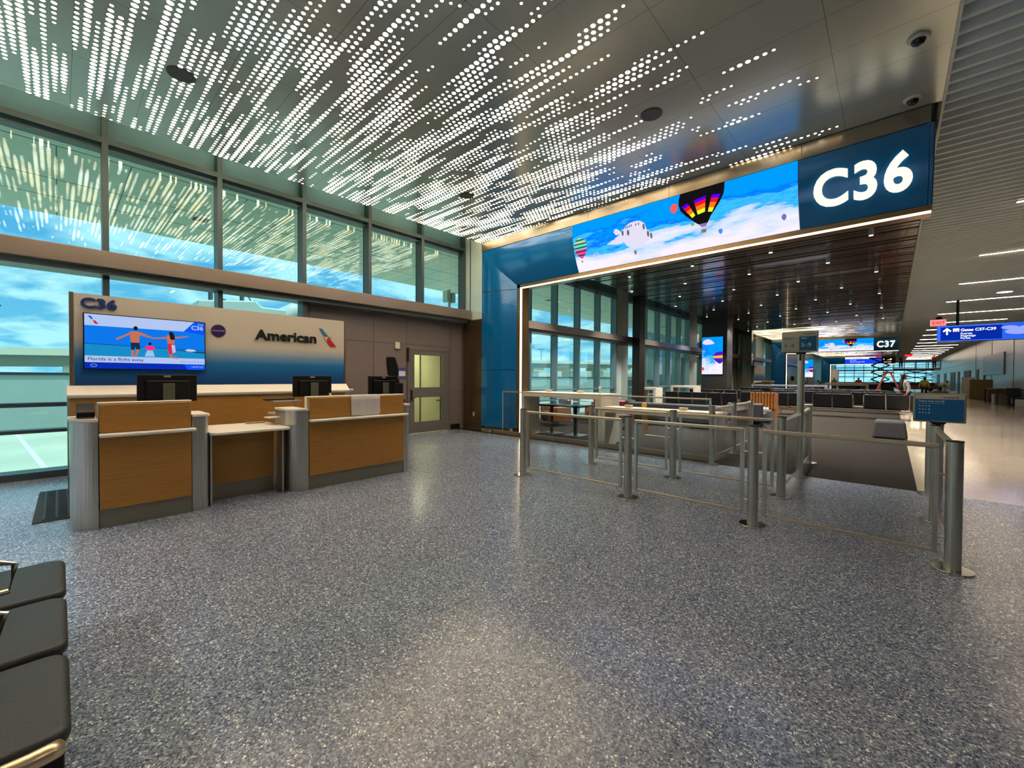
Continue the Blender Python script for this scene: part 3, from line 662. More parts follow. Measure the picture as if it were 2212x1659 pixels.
def gate_unit(dy, number, first=True):
    XB = -7.8
    t = thing('airline_back_wall', ('white and blue airline back wall unit reading %s behind the front counter' % number) if first else 'distant airline back wall unit beside the second blue portal', 'back wall unit', (XB-0.1, 1.9+dy, 0))
    P = lambda *a, **k: part(t, *a, **k)
    fp = finish('front_panel', B().box(XB-0.06, XB, 0.145, 3.725, 1.362, 2.563), fade, Vector((0,0,0))); fp.parent = t; fp.location = -Vector((XB-0.1, 1.9+dy, 0))+Vector((0, dy, 0))
    P('side_frame', B().box(XB-0.16, XB-0.0, 0.10+dy, 0.141+dy, 1.362, 2.57).box(XB-0.2, XB-0.062, 0.145+dy, 3.725+dy, 1.362, 2.56), mat('bronze_side', (120,104,84), 0.35, 0.6))
    P('side_frame', B().box(XB-0.12, XB-0.0, 3.73+dy, 3.76+dy, 1.362, 2.563), MT['bronze_side'])
    b = B(); prf = [(-7.82,1.36),(-7.80,1.36),(-7.68,1.262),(-7.655,1.245),(-7.655,1.225),(-7.67,1.20),(-7.82,1.20)]
    b.prism([(x, 0.07+dy, z) for x, z in prf], (0, 3.70, 0)); P('ledge', b, white, 0.004)
    P('wood_panel', B().box(-7.75, -7.70, 0.10+dy, 3.70+dy, 0.12, 1.20), wood)
    P('base', B().box(-7.98, -7.72, 0.10+dy, 3.70+dy, 0, 0.12), dsteel)
    P('end_panel', B().box(-7.98, -7.70, 0.075+dy, 0.1+dy, 0, 1.2).box(-7.98, -7.70, 3.7+dy, 3.73+dy, 0, 1.2), steel)
    P('bumper', B().cyl((-7.66, 3.77+dy, 1.24), (-7.66, 3.83+dy, 1.24), 0.03), chrome)
    nav = mat('navy_letter', (24,44,112), 0.35)
    h = 0.125
    tb = text_bm(number, ucap(h), 0.012, 0.006, 1.0); xs = [q.co.x for q in tb.verts]; s = 0.345/(max(xs)-min(xs)); bmesh.ops.scale(tb, verts=tb.verts, vec=(s,1,1))
    P('gate_number', place(tb, (XB+0.012, 0.2+dy, 2.385), UY, UZ), nav)
    if first:
        tb = text_bm('American', ucap(0.165), 0.012, 0.006); xs = [q.co.x for q in tb.verts]; s = 0.99/(max(xs)-min(xs)); bmesh.ops.scale(tb, verts=tb.verts, vec=(s,1,1))
        P('airline_name', place(tb, (XB+0.012, 2.215+dy, 2.11), UY, UZ), mat('letter_black', (26,28,30), 0.3))
        bird(t, (XB, 3.25+dy, 2.06), UY, UZ, 0.325, M_blue, M_red, M_grey)
        bd = P('round_badge', B().cyl((XB, 1.70+dy, 2.205), (XB+0.02, 1.70+dy, 2.205), 0.095, seg=36), mat('badge_violet', (60,42,92), 0.25, 0.3), 0.003)
        text(bd, 'badge_lettering', 'oneworld', 0.042, (XB+0.0215, 1.615+dy, 2.193), UY, UZ, mat('badge_text', (170,160,190), 0.4))
    return t
gate_unit(0, 'C36'); 
def wall_display():
    X = -7.8; t = thing('wall_display', 'wide wall display showing a family running into the sea, text Florida is a flight away', 'display', (X, 0.87, 1.56))
    y0, y1, z0, z1 = 0.222, 1.523, 1.575, 2.312
    part(t, 'bezel', B().box(X, X+0.06, y0, y1, z0, z1), mat('bezel_navy', (10,12,30), 0.3), 0.004)
    F = X+0.061; W = y1-y0-0.024; H = z1-z0-0.024; o = Vector((F, y0+0.012, z0+0.012))
    sc = part(t, 'screen', B().poly([o, o+Vector((0,W,0)), o+Vector((0,W,H)), o+Vector((0,0,H))]), emis('disp_sky', (14,118,232), 0.95))
    def R(nm, polys, m, l=0.002): return flats(sc, nm, [[(x*W, y*H) for x, y in P] for P in polys], o, UY, UZ, m, l, 0.0008)
    whi = emis('disp_white', (176,196,238), 0.95); sea = emis('disp_sea', (24,138,200), 0.95); dk = emis('disp_navy', (8,44,176), 0.95); br = emis('disp_blue', (14,84,240), 0.95)
    skin = emis('disp_skin', (196,112,84), 0.95); hair = emis('disp_hair', (34,22,26), 0.95); short = emis('disp_shorts', (24,44,80), 0.95); red = emis('disp_red', (214,40,66), 0.95); pk = emis('disp_pink', (240,50,130), 0.95)
    R('sea', [[(0,0.23),(1,0.23),(1,0.40),(0,0.455)]], sea); R('horizon', [[(0,0.452),(1,0.397),(1,0.41),(0,0.465)]], emis('disp_horizon', (10,80,170), 0.9), 0.0025)
    R('header', [[(0,0.79),(0.80,0.79),(0.90,1),(0,1)]], whi, 0.003); R('caption_bar', [[(0,0.115),(1,0.115),(1,0.235),(0,0.235)]], whi, 0.003)
    R('footer', [[(0,0),(1,0),(1,0.115),(0,0.115)]], dk, 0.003); R('footer_tab', [[(0.84,0),(1,0),(1,0.115),(0.80,0.115)]], br, 0.004); R('header_tab', [[(0.81,0.79),(1,0.74),(1,1),(0.905,1)]], br, 0.0035)
    # man, child, woman
    R('man', [[(0.345,0.72),(0.37,0.73),(0.40,0.73),(0.425,0.72),(0.54,0.62),(0.545,0.60),(0.42,0.66),(0.415,0.50),(0.35,0.50),(0.34,0.66),(0.235,0.58),(0.23,0.56),(0.245,0.55)], [(0.352,0.38),(0.372,0.38),(0.37,0.25),(0.35,0.25)], [(0.395,0.39),(0.418,0.38),(0.40,0.26),(0.375,0.24)]], skin, 0.004)
    R('man_hair', [ell(0.388,0.79,0.018,0.04)], hair, 0.005); R('man_shorts', [[(0.347,0.51),(0.418,0.51),(0.425,0.385),(0.392,0.38),(0.385,0.44),(0.375,0.37),(0.35,0.37)]], short, 0.005)
    R('woman', [[(0.655,0.70),(0.70,0.66),(0.84,0.70),(0.85,0.685),(0.72,0.63),(0.715,0.5),(0.66,0.5),(0.65,0.62),(0.54,0.605),(0.54,0.625),(0.65,0.66)], [(0.665,0.32),(0.69,0.32),(0.70,0.26),(0.75,0.25),(0.75,0.22),(0.68,0.235)]], skin, 0.004)
    R('woman_hair', [[(0.67,0.76),(0.69,0.77),(0.71,0.74),(0.725,0.62),(0.70,0.60),(0.68,0.62)]], hair, 0.005); R('woman_skirt', [[(0.66,0.52),(0.715,0.52),(0.73,0.42),(0.725,0.34),(0.67,0.30),(0.655,0.44)]], red, 0.005)
    R('woman_skirt_pattern', [[(0.69,0.50),(0.72,0.5),(0.728,0.36),(0.70,0.33)]], whi, 0.006)
    R('child', [ell(0.505,0.50,0.012,0.03)], hair, 0.005); R('child_ring', [ell(0.505,0.42,0.045,0.045)], pk, 0.004); R('splash', [[(0.48,0.37),(0.53,0.37),(0.545,0.25),(0.46,0.25)]], emis('disp_splash', (150,200,240), 0.9), 0.0035)
    R('boat', [[(0.81,0.40),(0.84,0.43),(0.90,0.42),(0.92,0.39),(0.87,0.37),(0.83,0.38)]], emis('disp_boat', (200,210,225), 0.9), 0.004); R('pier', [[(0.72,0.392),(1,0.35),(1,0.375),(0.72,0.40)]], emis('disp_pier', (20,40,70), 0.9), 0.004)
    T = lambda nm, s, sz, x, y, m, b=0.0: text(sc, nm, s, sz, o+Vector((0.005, x*W, y*H)), UY, UZ, m, 0.0005, b)
    g = emis('disp_grey', (70,84,130), 0.9)
    T('caption', 'Florida is a flight away', 0.062, 0.02, 0.15, g, 0.0006); T('small_print', 'Book now at aa.com', 0.034, 0.775, 0.15, emis('disp_grey2', (120,134,180), 0.9))
    T('gate_word', 'Gate', 0.034, 0.935, 0.94, whi); T('gate_code', 'C36', 0.085, 0.872, 0.84, whi, 0.002); T('clock', '1:08 PM CDT', 0.028, 0.868, 0.045, whi)
    R('airline_mark_blue', [[(0.025,0.965),(0.045,0.965),(0.065,0.905),(0.048,0.905)]], emis('disp_mb', (20,90,180), 0.9), 0.005); R('airline_mark_red', [[(0.06,0.885),(0.078,0.885),(0.105,0.82),(0.075,0.825)]], emis('disp_mr', (200,40,60), 0.9), 0.005)
    rr = B(); r_o = o+Vector((0.004, 0.065*W, 0.058*H))
    rr.grid([[r_o+Vector((0, 0.03*math.cos(a), 0.02*math.sin(a))) for a in [2*PI*i/24 for i in range(24)]], [r_o+Vector((0, 0.026*math.cos(a), 0.016*math.sin(a))) for a in [2*PI*i/24 for i in range(24)]]], True)
    part(sc, 'footer_ring', rr, whi)
wall_display()

# ------------------------------------------------------------------ front counter
XF = -5.66
def arc_col(b, cx, cy, r, a0, a1, z0, z1, back, n=14):
    pass
def podium(t, ya, yb, colL, colR):
    # ya..yb = wooden front; colL/colR = outer limits of the steel end columns
    P = lambda *a, **k: part(t, *a, **k)
    P('lower_front', B().box(XF-0.06, XF+0.012, ya+0.004, yb-0.004, 0.185, 0.895), wood, 0.003)
    P('upper_front', B().box(XF-0.06, XF+0.012, ya+0.004, yb-0.004, 0.935, 1.218), wood, 0.012)
    P('top_edge', B().box(XF-0.13, XF-0.062, ya-0.006, yb+0.004, 0.93, 1.232).box(XF-0.064, XF+0.002, ya-0.006, yb+0.004, 1.219, 1.232), white, 0.006)
    P('shelf', B().box(XF-0.05, XF+0.10, ya-0.002, yb+0.03, 0.895, 0.932), white, 0.014, 3)
    P('kick_plate', B().box(XF-0.5, XF-0.01, ya, yb, 0, 0.185), kickm)
    P('body', B().box(XF-0.55, XF-0.13, ya, yb, 0.185, 0.93), mat('grey_carcass', (120,118,112), 0.5))
    for y0, y1, s in ((colL, ya, -1), (yb, colR, 1)):
        w = y1-y0; b = B(); pts = []
        # outline seen from above: curved outer corner
        n = 10
        if s < 0:
            for i in range(n+1):
                a = PI*0.5*i/n; pts.append((XF-0.20+0.20*math.sin(a)+0.0, y0+w*(1-math.cos(a))*0.9))
            pts += [(XF, y1-0.004), (XF-0.55, y1-0.004), (XF-0.55, y0)]
        else:
            pts = [(XF-0.55, y1), (XF-0.55, y0+0.004), (XF-0.004, y0+0.004)]
            for i in range(n+1):
                a = PI*0.5*i/n; pts.append((XF-0.064+0.06*math.cos(a), y1-0.05+0.05*math.sin(a)))
        b.prism([(x, y, 0) for x, y in pts], (0, 0, 1.045)); P('end_column', b, steel)
        cxm = sum(p[0] for p in pts)/len(pts); cym = (y0+y1)/2
        top = [(x+(0.02 if x > XF-0.3 else 0), y+(0.012*s if abs(y-(y0 if s < 0 else y1)) < w*0.5 else 0), 1.045) for x, y in pts]
        P('column_cap', B().prism(top, (0, 0, 0.03)), white, 0.006)
p1 = thing('podium', 'left wood fronted service podium with steel end columns and black printer', 'podium', (XF-0.2, 0.6, 0)); podium(p1, 0.26, 0.985, 0.07, 1.145)
p3 = thing('podium', 'right wood fronted service podium with paper sheet draped over its top', 'podium', (XF-0.2, 2.9, 0)); podium(p3, 2.226, 3.667, 2.0, 3.785)
part(p3, 'step_shelf', B().box(XF-0.55, XF-0.36, 1.86, 2.01, 0.94, 0.955), white); 
def low_desk():
    t = thing('low_desk', 'low white topped desk between the two service podiums', 'desk', (-6.2, 1.57, 0))
    b = B(); r = 0.07; pts = []
    x1 = -5.60; x0 = -6.55; y0, y1 = 1.15, 1.995
    for cx, cy, a0 in ((x1-r, y0+r, -PI/2), (x1-r-0.0, y1-r, 0)):
        for i in range(7): a = a0+PI/2*i/6; pts.append((cx+r*math.cos(a), cy+r*math.sin(a), 0.825))
    pts += [(x0, y1, 0.825), (x0, y0, 0.825)]
    part(t, 'top', b.prism(pts, (0,0,0.03)), white, 0.006)
    part(t, 'front', B().box(-6.0, -5.96, 1.2, 1.9, 0.2, 0.825), wood)
    part(t, 'kick_plate', B().box(-6.05, -5.98, 1.2, 1.9, 0, 0.2), kickm)
    part(t, 'side_panel', B().box(-6.4, -5.75, 1.17, 1.19, 0, 0.825), steel); part(t, 'side_panel', B().box(-6.4, -5.75, 1.93, 1.95, 0, 0.825), steel)
low_desk()
def monitor(y0, y1, lab, z=1.205):
    ym = (y0+y1)/2; t = thing('monitor', lab, 'monitor', (-6.3, ym, 1.0))
    b = B(); b.box(-6.33, -6.29, y0, y1, z, 1.508); part(t, 'housing', b, black, 0.008)
    part(t, 'screen_back_bulge', B().box(-6.29, -6.26, ym-0.2, ym+0.2, z+0.02, 1.44), black, 0.012)
    part(t, 'stand', B().box(-6.245, -6.23, ym-0.055, ym+0.055, 1.0, 1.405), mat('grey_green_stand', (96,100,88), 0.35, 0.4), 0.004)
    part(t, 'foot', B().box(-6.45, -6.22, ym-0.12, ym+0.12, 0.985, 1.0), black, 0.004)
    part(t, 'brand_plate', B().box(-6.29, -6.286, ym-0.04, ym+0.025, 1.478, 1.498), mat('label_plate', (150,150,145), 0.4))
monitor(0.6, 1.15, 'black monitor seen from behind above the left podium', 1.19)
monitor(2.26, 2.81, 'black monitor seen from behind at the left end of the right podium')
monitor(3.42, 3.975, 'black monitor seen from behind under the tilted black screen')
struct_shelf = mat('worktop_white', (200,194,184), 0.4)
solo('staff_worktop', B().box(-6.6, XF-0.555, 0.15, 1.12, 0.955, 0.985), struct_shelf, 'white staff worktop behind the left podium', 'worktop', 0.005)
solo('staff_worktop', B().box(-6.6, XF-0.555, 2.02, 3.78, 0.955, 0.985), struct_shelf, 'white staff worktop behind the right podium', 'worktop', 0.005)
def tilted():
    t = thing('tilted_screen', 'black tilted touch screen rising above the right end of the counter', 'screen', (-6.2, 3.85, 1.0))
    b = B(); c = Vector((-6.2, 3.80, 1.675)); prof_ = [(-0.095,-0.155),(-0.055,-0.165),(0.075,-0.165),(0.10,-0.15),(0.085,0.0),(0.04,0.135),(0.02,0.155),(-0.11,0.158),(-0.125,0.14),(-0.12,0.0)]
    b.prism([(c.x, c.y+y, c.z+z) for y, z in prof_], (0.035, 0, 0)); part(t, 'housing', b, black, 0.008)
    b = B()
    for y, z in ((-0.05,0.05),(0.03,0.052),(-0.045,-0.03),(0.07,-0.13)): b.cyl((c.x+0.035,c.y+y,c.z+z),(c.x+0.039,c.y+y,c.z+z),0.006)
    part(t, 'screws', b, chrome)
    part(t, 'arm', B().tube([(-6.2,3.86,1.53),(-6.2,3.92,1.4),(-6.2,3.9,1.2),(-6.2,3.9,0.985)], 0.018), black)
    part(t, 'cable', B().tube([(-6.19,3.89,1.5),(-6.19,3.98,1.42),(-6.19,4.02,1.33),(-6.19,3.97,1.25)], 0.006), mat('grey_cable', (120,120,120), 0.5))
    solo('pass_scanner', B().box(-5.98, -5.86, 3.70, 3.79, 1.076, 1.40).box(-5.97, -5.82, 3.69, 3.80, 1.076, 1.14), black, 'black boarding pass scanner on the right end column', 'scanner', 0.012)
    t = thing('document_printer', 'black document printer on the left end column cap', 'printer', (-5.85, 0.2, 1.076))
    part(t, 'body', B().prism([(-6.05,0.115,1.09),(-5.72,0.115,1.09),(-5.72,0.115,1.14),(-5.86,0.115,1.215),(-6.05,0.115,1.215)], (0,0.125,0)), black, 0.006)
    part(t, 'base', B().box(-6.03,-5.72,0.12,0.235,1.077,1.09), mat('printer_grey', (110,104,96), 0.5))
    # paper draped over the podium top
    b = B(); rows = []
    for j in range(15):
        y = 2.795+(3.25-2.795)*j/14; w = 0.006*math.sin(j*1.7)+0.004*math.sin(j*3.1)
        rows.append([(XF-0.10, y, 1.236), (XF-0.02, y, 1.2365), (XF+0.018, y, 1.228), (XF+0.022+w*0.5, y, 1.16), (XF+0.026+w, y, 1.05), (XF+0.034+w*1.6, y, 0.96+0.006*math.sin(j*0.9) if j < 13 else 0.98), (XF+0.036+w*2, y, (0.945 if j < 13 else 0.965)-0.003*j*0.4)])
    b.grid(rows); o = solo('paper_sheet', b, mat('sheet_paper', (190,184,182), 0.8), 'crumpled white paper sheet hanging over the right podium front', 'paper', smooth=True)
    sm = o.modifiers.new('s', 'SOLIDIFY'); sm.thickness = 0.001
    t = thing('keyboard_tray', 'dark keyboard tray beside the middle monitor', 'keyboard tray', (-6.3, 2.15, 1.0))
    part(t, 'tray', B().box(-6.5, -6.2, 1.98, 2.35, 1.145, 1.16), mat('tray_grey', (140,142,138), 0.4), 0.004)
    part(t, 'keyboard', B().box(-6.48, -6.33, 1.93, 2.3, 1.16, 1.185), mat('keyboard_dark', (30,18,22), 0.5), 0.006)
    part(t, 'stem', B().cyl((-6.35,2.3,0.985),(-6.35,2.3,1.145),0.02), chrome)
    solo('handset', B().box(-6.45,-6.37,1.70,1.93,0.856,0.876), mat('tan_plastic', (160,136,112), 0.5), 'small tan handset lying at the back right of the low desk', 'handset', 0.008)
    solo('cup', B().cyl((-6.0,2.66,0.986),(-6.0,2.66,1.26),0.018,seg=16), white, 'thin white holder sticking up behind the right podium', 'holder')
tilted()
def mat_rubber():
    t = thing('rubber_mat', 'black ribbed rubber floor mat at the left end of the counter', 'mat', (-7.1, 0.35, 0))
    m = mat('black_rubber', (22,21,20), 0.6)
    part(t, 'base', B().prism([(-7.95,-0.17,0),(-6.32,-0.19,0),(-6.32,0.95,0),(-7.95,0.95,0)], (0,0,0.012)), m, 0.008)
    b = B(); g = 0.06; x = -7.9
    while x < -6.4:
        b.box(x, x+0.022, -0.12, 0.9, 0.012, 0.018); x += g
    y = -0.12
    while y < 0.9:
        b.box(-7.9, -6.4, y, y+0.018, 0.012, 0.017); y += 0.09
    part(t, 'ribs', b, mat('rubber_rib', (34,32,31), 0.45))
mat_rubber()

# ------------------------------------------------------------------ queue barriers
cg = MT['clear_glass']
def barrier(lab, posts, skip=(), z=0.0):
    c = posts[0]; t = thing('queue_barrier', lab, 'barrier', (c[0], c[1], 0))
    for i, (x, y) in enumerate(posts):
        if i in skip: continue
        p = part(t, 'post', B().cyl((x,y,0.012),(x,y,1.015),0.05,seg=24), steel, smooth=False)
        part(p, 'cap', B().cyl((x,y,1.015),(x,y,1.024),0.051,seg=24), black)
        part(p, 'base_plate', B().cyl((x,y,0),(x,y,0.014),0.125,seg=32), chrome, 0.003)
    for (x0, y0), (x1, y1) in zip(posts[:-1], posts[1:]):
        a, b_ = Vector((x0,y0,0)), Vector((x1,y1,0)); d = (b_-a).normalized(); n = Vector((-d.y, d.x, 0))
        a = a+d*0.085; b_ = b_-d*0.085; w = 0.017
        def bar(p, q, hw, z0, z1):
            B_.prism([p+n*hw+Vector((0,0,z0)), p-n*hw+Vector((0,0,z0)), p-n*hw+Vector((0,0,z1)), p+n*hw+Vector((0,0,z1))], q-p)
        B_ = B(); bar(a, b_, 0.022, 0.955, 0.992); part(t, 'top_rail', B_, mat('satin_rail', (196,184,162), 0.3, 0.7), 0.008)
        B_ = B(); bar(a, b_, 0.012, 0.115, 0.14); part(t, 'bottom_rail', B_, MT['satin_rail'], 0.004)
        for q in (a, b_):
            s = -1 if q is a else 1
            B_ = B(); bar(q, q-d*s*0.034, 0.016, 0.115, 0.955)
            for zz in (0.25, 0.75): B_.cyl(q+Vector((0,0,zz)), q+d*s*0.05+Vector((0,0,zz)), 0.01, seg=8)
            part(t, 'stile', B_, steel)
        B_ = B(); bar(a+d*0.034, b_-d*0.034, 0.004, 0.14, 0.955); part(t, 'glass_panel', B_, cg)
barrier('front glass queue barrier run of three panels nearest the camera', [(-4.168,4.82),(-2.424,4.816),(-1.034,4.80),(0.375,4.75)])
barrier('second glass queue barrier run of two panels behind the front one', [(-3.851,6.27),(-2.409,6.23),(-1.02,6.21)])
barrier('glass queue barrier running back from the second run to the boarding sign', [(-1.02,6.21),(-1.02,7.64),(-1.08,9.07)], (0,1))
barrier('glass queue barrier running back over the carpet from the low glass wall', [(-2.31,7.72),(-2.33,9.16),(-2.35,10.6)])
barrier('rightmost glass queue barrier edge-on by the concourse, with the blue sign', [(0.375,4.75),(0.363,6.27),(0.39,7.70)], (0,))

def sign_post():
    t = thing('boarding_sign', 'tall post sign for boarding groups 1-4 and 5-9', 'sign', (-1.02, 7.64, 0))
    x, y = -1.02, 7.64
    part(t, 'post', B().cyl((x,y,0.012),(x,y,1.88),0.048,seg=24), steel); part(t, 'base_plate', B().cyl((x,y,0),(x,y,0.014),0.125,seg=32), chrome)
    part(t, 'bracket', B().prism([(-1.10,y-0.03,1.905),(-0.95,y-0.03,1.905),(-0.99,y-0.03,1.87),(-1.06,y-0.03,1.87)], (0,0.06,0)).box(-1.035,-1.015,y-0.07,y-0.05,1.78,1.88), black)
    F = y-0.045
    part(t, 'frame', B().box(-1.27,-0.81,F,F+0.05,1.912,2.228), mat('sign_frame', (150,150,138), 0.3, 0.5), 0.012, 3)
    part(t, 'header', B().box(-1.248,-0.832,F-0.003,F,2.15,2.212), mat('sign_cream', (150,146,130), 0.4))
    part(t, 'left_field', B().box(-1.248,-1.044,F-0.003,F,1.932,2.145), mat('sign_grey', (128,132,122), 0.4)); part(t, 'right_field', B().box(-1.040,-0.832,F-0.003,F,1.932,2.145), mat('sign_teal', (0,72,108), 0.3))
    dk = mat('sign_dark', (44,48,46), 0.5); lt = mat('sign_light', (160,190,196), 0.5); o = F-0.004
    text(t, 'lettering', '1–4', 0.085, (-1.235,o,1.985), UX, UZ, dk, 0.0005); text(t, 'lettering', '5–9', 0.085, (-1.02,o,1.99), UX, UZ, lt, 0.0005)
    text(t, 'lettering', 'PRIORITY', 0.028, (-1.235,o,2.11), UX, UZ, dk, 0.0005, 0.0006); text(t, 'lettering', 'MAIN', 0.028, (-1.02,o,2.11), UX, UZ, lt, 0.0005, 0.0006)
    text(t, 'lettering', 'American', 0.03, (-0.985,o,2.172), UX, UZ, dk, 0.0005, 0.0006); bird(t, (-0.873, F-0.001, 2.168), UX, UZ, 0.03, dk, dk, dk)
    t = thing('notice_sign', 'blue notice sign on the rightmost barrier reading These may not fly', 'sign', (0.37, 6.25, 1.024))
    F = 6.235
    part(t, 'mount', B().prism([(0.30,F+0.01,1.055),(0.43,F+0.01,1.055),(0.41,F+0.01,1.03),(0.33,F+0.01,1.03)], (0,0.05,0)).box(0.35,0.39,F+0.02,F+0.05,1.024,1.035), black)
    part(t, 'frame', B().box(0.175,0.568,F,F+0.03,1.055,1.36), MT['sign_frame'], 0.012, 3)
    part(t, 'header', B().box(0.192,0.55,F-0.002,F,1.298,1.346), mat('sign_cream2', (176,170,156), 0.4)); part(t, 'blue_field', B().box(0.192,0.55,F-0.002,F,1.072,1.298), mat('sign_blue', (0,86,140), 0.35))
    o = F-0.003; wl = mat('sign_white', (196,208,214), 0.5)
    text(t, 'lettering', 'These may not fly', 0.028, (0.21,o,1.268), UX, UZ, wl, 0.0005, 0.0004, 1.0); text(t, 'lettering', 'American', 0.022, (0.40,o,1.313), UX, UZ, dk, 0.0005, 0.0004); bird(t, (0.487, F-0.001, 1.308), UX, UZ, 0.026, dk, dk, dk)
    b = B()
    for r in range(3):
        for c in range(4):
            cx, cz = 0.226+0.024*c, 1.225-0.036*r; k = (r*4+c) % 4
            if k == 0: b.box(cx-0.007,cx+0.007,o,o+0.001,cz-0.004,cz+0.004)
            elif k == 1: b.cyl((cx,o,cz),(cx,o+0.001,cz),0.006,seg=10)
            elif k == 2: b.prism([(cx-0.007,o,cz-0.006),(cx+0.007,o,cz-0.006),(cx,o,cz+0.007)],(0,0.001,0))
            else: b.box(cx-0.004,cx+0.004,o,o+0.001,cz-0.008,cz+0.008)
    part(t, 'pictograms', b, wl)
    text(t, 'lettering', 'For more information visit aa.com/restricted', 0.011, (0.21,o,1.25), UX, UZ, wl, 0.0005)
sign_post()

# ------------------------------------------------------------------ low glass wall on its stone kerb
def low_glass():
    t = thing('low_glass_wall', 'low frameless glass wall with metal top rail between hall and lounge', 'glass wall', (-5, 7.93, 0))
    part(t, 'kerb', B().box(-8.4, -2.42, 7.93, 8.0, 0, 0.095), mat('kerb_beige', (128,116,98), 0.3, 0.4), 0.004)
    for a, c in ((-7.6,-5.9),(-5.894,-4.15),(-4.144,-2.43)): part(t, 'glass_panel', B().box(a, c, 7.955, 7.967, 0.095, 1.115), cg)
    part(t, 'top_rail', B().box(-7.6, -2.40, 7.943, 7.979, 1.112, 1.14), MT['satin_rail'], 0.004)
    part(t, 'end_edge', B().box(-7.61, -7.60, 7.952, 7.970, 0.06, 1.14), mat('glass_edge', (190,205,205), 0.2)); part(t, 'end_edge', B().box(-2.43, -2.40, 7.95, 7.972, 0.095, 1.13), chrome)
low_glass()

# ------------------------------------------------------------------ lounge furniture
def stone_tables():
    t = thing('stone_bar_table', 'high beige stone bar table with waterfall ends behind the glass wall', 'bar table', (-5.9, 8.6, 0))
    part(t, 'top', B().box(-7.06,-4.74,8.1,8.95,1.02,1.135), stone, 0.003)
    part(t, 'end_panel', B().box(-7.06,-6.99,8.1,8.75,0,1.02), stone, 0.003); part(t, 'end_panel', B().box(-4.89,-4.74,8.1,8.95,0,1.02), stone, 0.003)
    t = thing('stone_work_table', 'lower beige stone work table beside the queue barriers', 'work table', (-3.5, 8.3, 0))
    part(t, 'top', B().box(-4.735,-2.34,8.1,8.62,0.745,0.865), stone, 0.003)
    part(t, 'end_panel', B().box(-4.735,-4.63,8.1,8.62,0,0.745), stone, 0.003); part(t, 'end_panel', B().box(-2.45,-2.34,8.1,8.62,0,0.745), stone, 0.003)
    cardb = mat('cream_box', (214,190,160), 0.6)
    for x, y, z, l in ((-4.2,8.35,0.866,'small cream box on the lower stone table, left one'), (-3.05,8.4,0.866,'small cream box with lid on the lower stone table, right one'), (-6.5,8.5,1.136,'small cream box on the high bar table, left one'), (-5.6,8.6,1.136,'small cream box on the high bar table, middle one')):
        tt = thing('small_box', l, 'box', (x,y,z)); part(tt, 'carton', B().box(x-0.07,x+0.07,y-0.05,y+0.05,z,z+0.045), cardb, 0.004); part(tt, 'lid', B().box(x-0.074,x+0.074,y-0.054,y+0.054,z+0.045,z+0.055), cardb)
    solo('price_holder', B().cyl((-5.0,8.5,1.136),(-5.0,8.5,1.25),0.022,0.015,seg=12).sphere((-5.0,8.5,1.27),0.035), mat('white_plastic', (215,220,215), 0.4), 'white round topped dispenser on the high bar table', 'dispenser', smooth=True)
    t = thing('hanging_tag', 'orange tag hanging under the lower stone table', 'tag', (-3.75,8.15,0.6)); part(t, 'tag', B().box(-3.80,-3.67,8.14,8.15,0.42,0.74), mat('tag_orange', (176,122,62), 0.6)); 
    part(t, 'foot_bar', B().tube([(-3.75,8.2,0.42),(-3.75,8.2,0.33),(-3.2,8.2,0.33)],0.012), chrome)
stone_tables()
def stools():
    tops = mat('stool_top', (40,46,52), 0.25)
    proto = thing('bar_stool', 'square topped black pedestal bar stool, left of the pair by the stone bar', 'bar stool', (-6.77, 9.0, 0), 0.0, 'pedestal stools at the stone bar')
    P = lambda n, b, m, **k: part(proto, n, b, m, local=True, **k)
    P('seat', B().box(-0.27,0.27,-0.27,0.27,0.74,0.79), tops, bevel=0.012); P('pole', B().cyl((0,0,0.02),(0,0,0.74),0.045), mat('stool_pole', (60,58,58), 0.35, 0.6)); P('base', B().box(-0.26,0.26,-0.26,0.26,0,0.02), mat('stool_base', (150,152,158), 0.25, 0.8), bevel=0.004)
    P('footrest', B().tube([(-0.2,-0.18,0.3),(0,-0.2,0.3),(0.2,-0.18,0.3)],0.011).tube([(0,-0.2,0.3),(0,0,0.3)],0.011), chrome)
    dup(proto, (-6.06, 9.08, 0), label='square topped black pedestal bar stool, right of the pair by the stone bar')
stools()
def tub_chair(name, lab, loc, rz, body, seatm, shell=None, group=None, h=0.82):
    t = thing(name, lab, 'lounge chair', loc, rz, group)
    P = lambda n, b, m, **k: part(t, n, b, m, local=True, **k)
    P('seat', B().box(-0.33,0.33,-0.32,0.30,0.20,0.44), seatm, bevel=0.05, seg=3); P('backrest', B().box(-0.36,0.36,-0.46,-0.30,0.16,h), body, bevel=0.05, seg=3)
    P('armrest', B().box(-0.42,-0.32,-0.44,0.30,0.12,0.6), shell or body, bevel=0.04, seg=3); P('armrest', B().box(0.32,0.42,-0.44,0.30,0.12,0.6), shell or body, bevel=0.04, seg=3)
    for sx in (-1,1):
        for sy in (-1,1): P('leg', B().cyl((sx*0.3,sy*0.28,0),(sx*0.3,sy*0.28,0.2),0.018,seg=8), chrome)
    return t
redm = mat('oxblood_leather', (86,14,22), 0.35); plum = mat('plum_fabric', (66,44,52), 0.8); orw = wood_mat('orange_wood', (122,72,24))
tub_chair('lounge_chair', 'oxblood red lounge chair with orange wood sides under the stone bar, left', (-7.9,10.6,0), 2.6, redm, plum, orw, 'red lounge chairs by the lounge windows')
tub_chair('lounge_chair', 'oxblood red lounge chair seen between the two bar stools', (-7.05,12.0,0), 3.3, redm, plum, orw, 'red lounge chairs by the lounge windows')
tub_chair('lounge_chair', 'oxblood red lounge chair with orange wood side behind the right bar stool', (-6.0,11.2,0), 3.9, redm, plum, orw, 'red lounge chairs by the lounge windows')
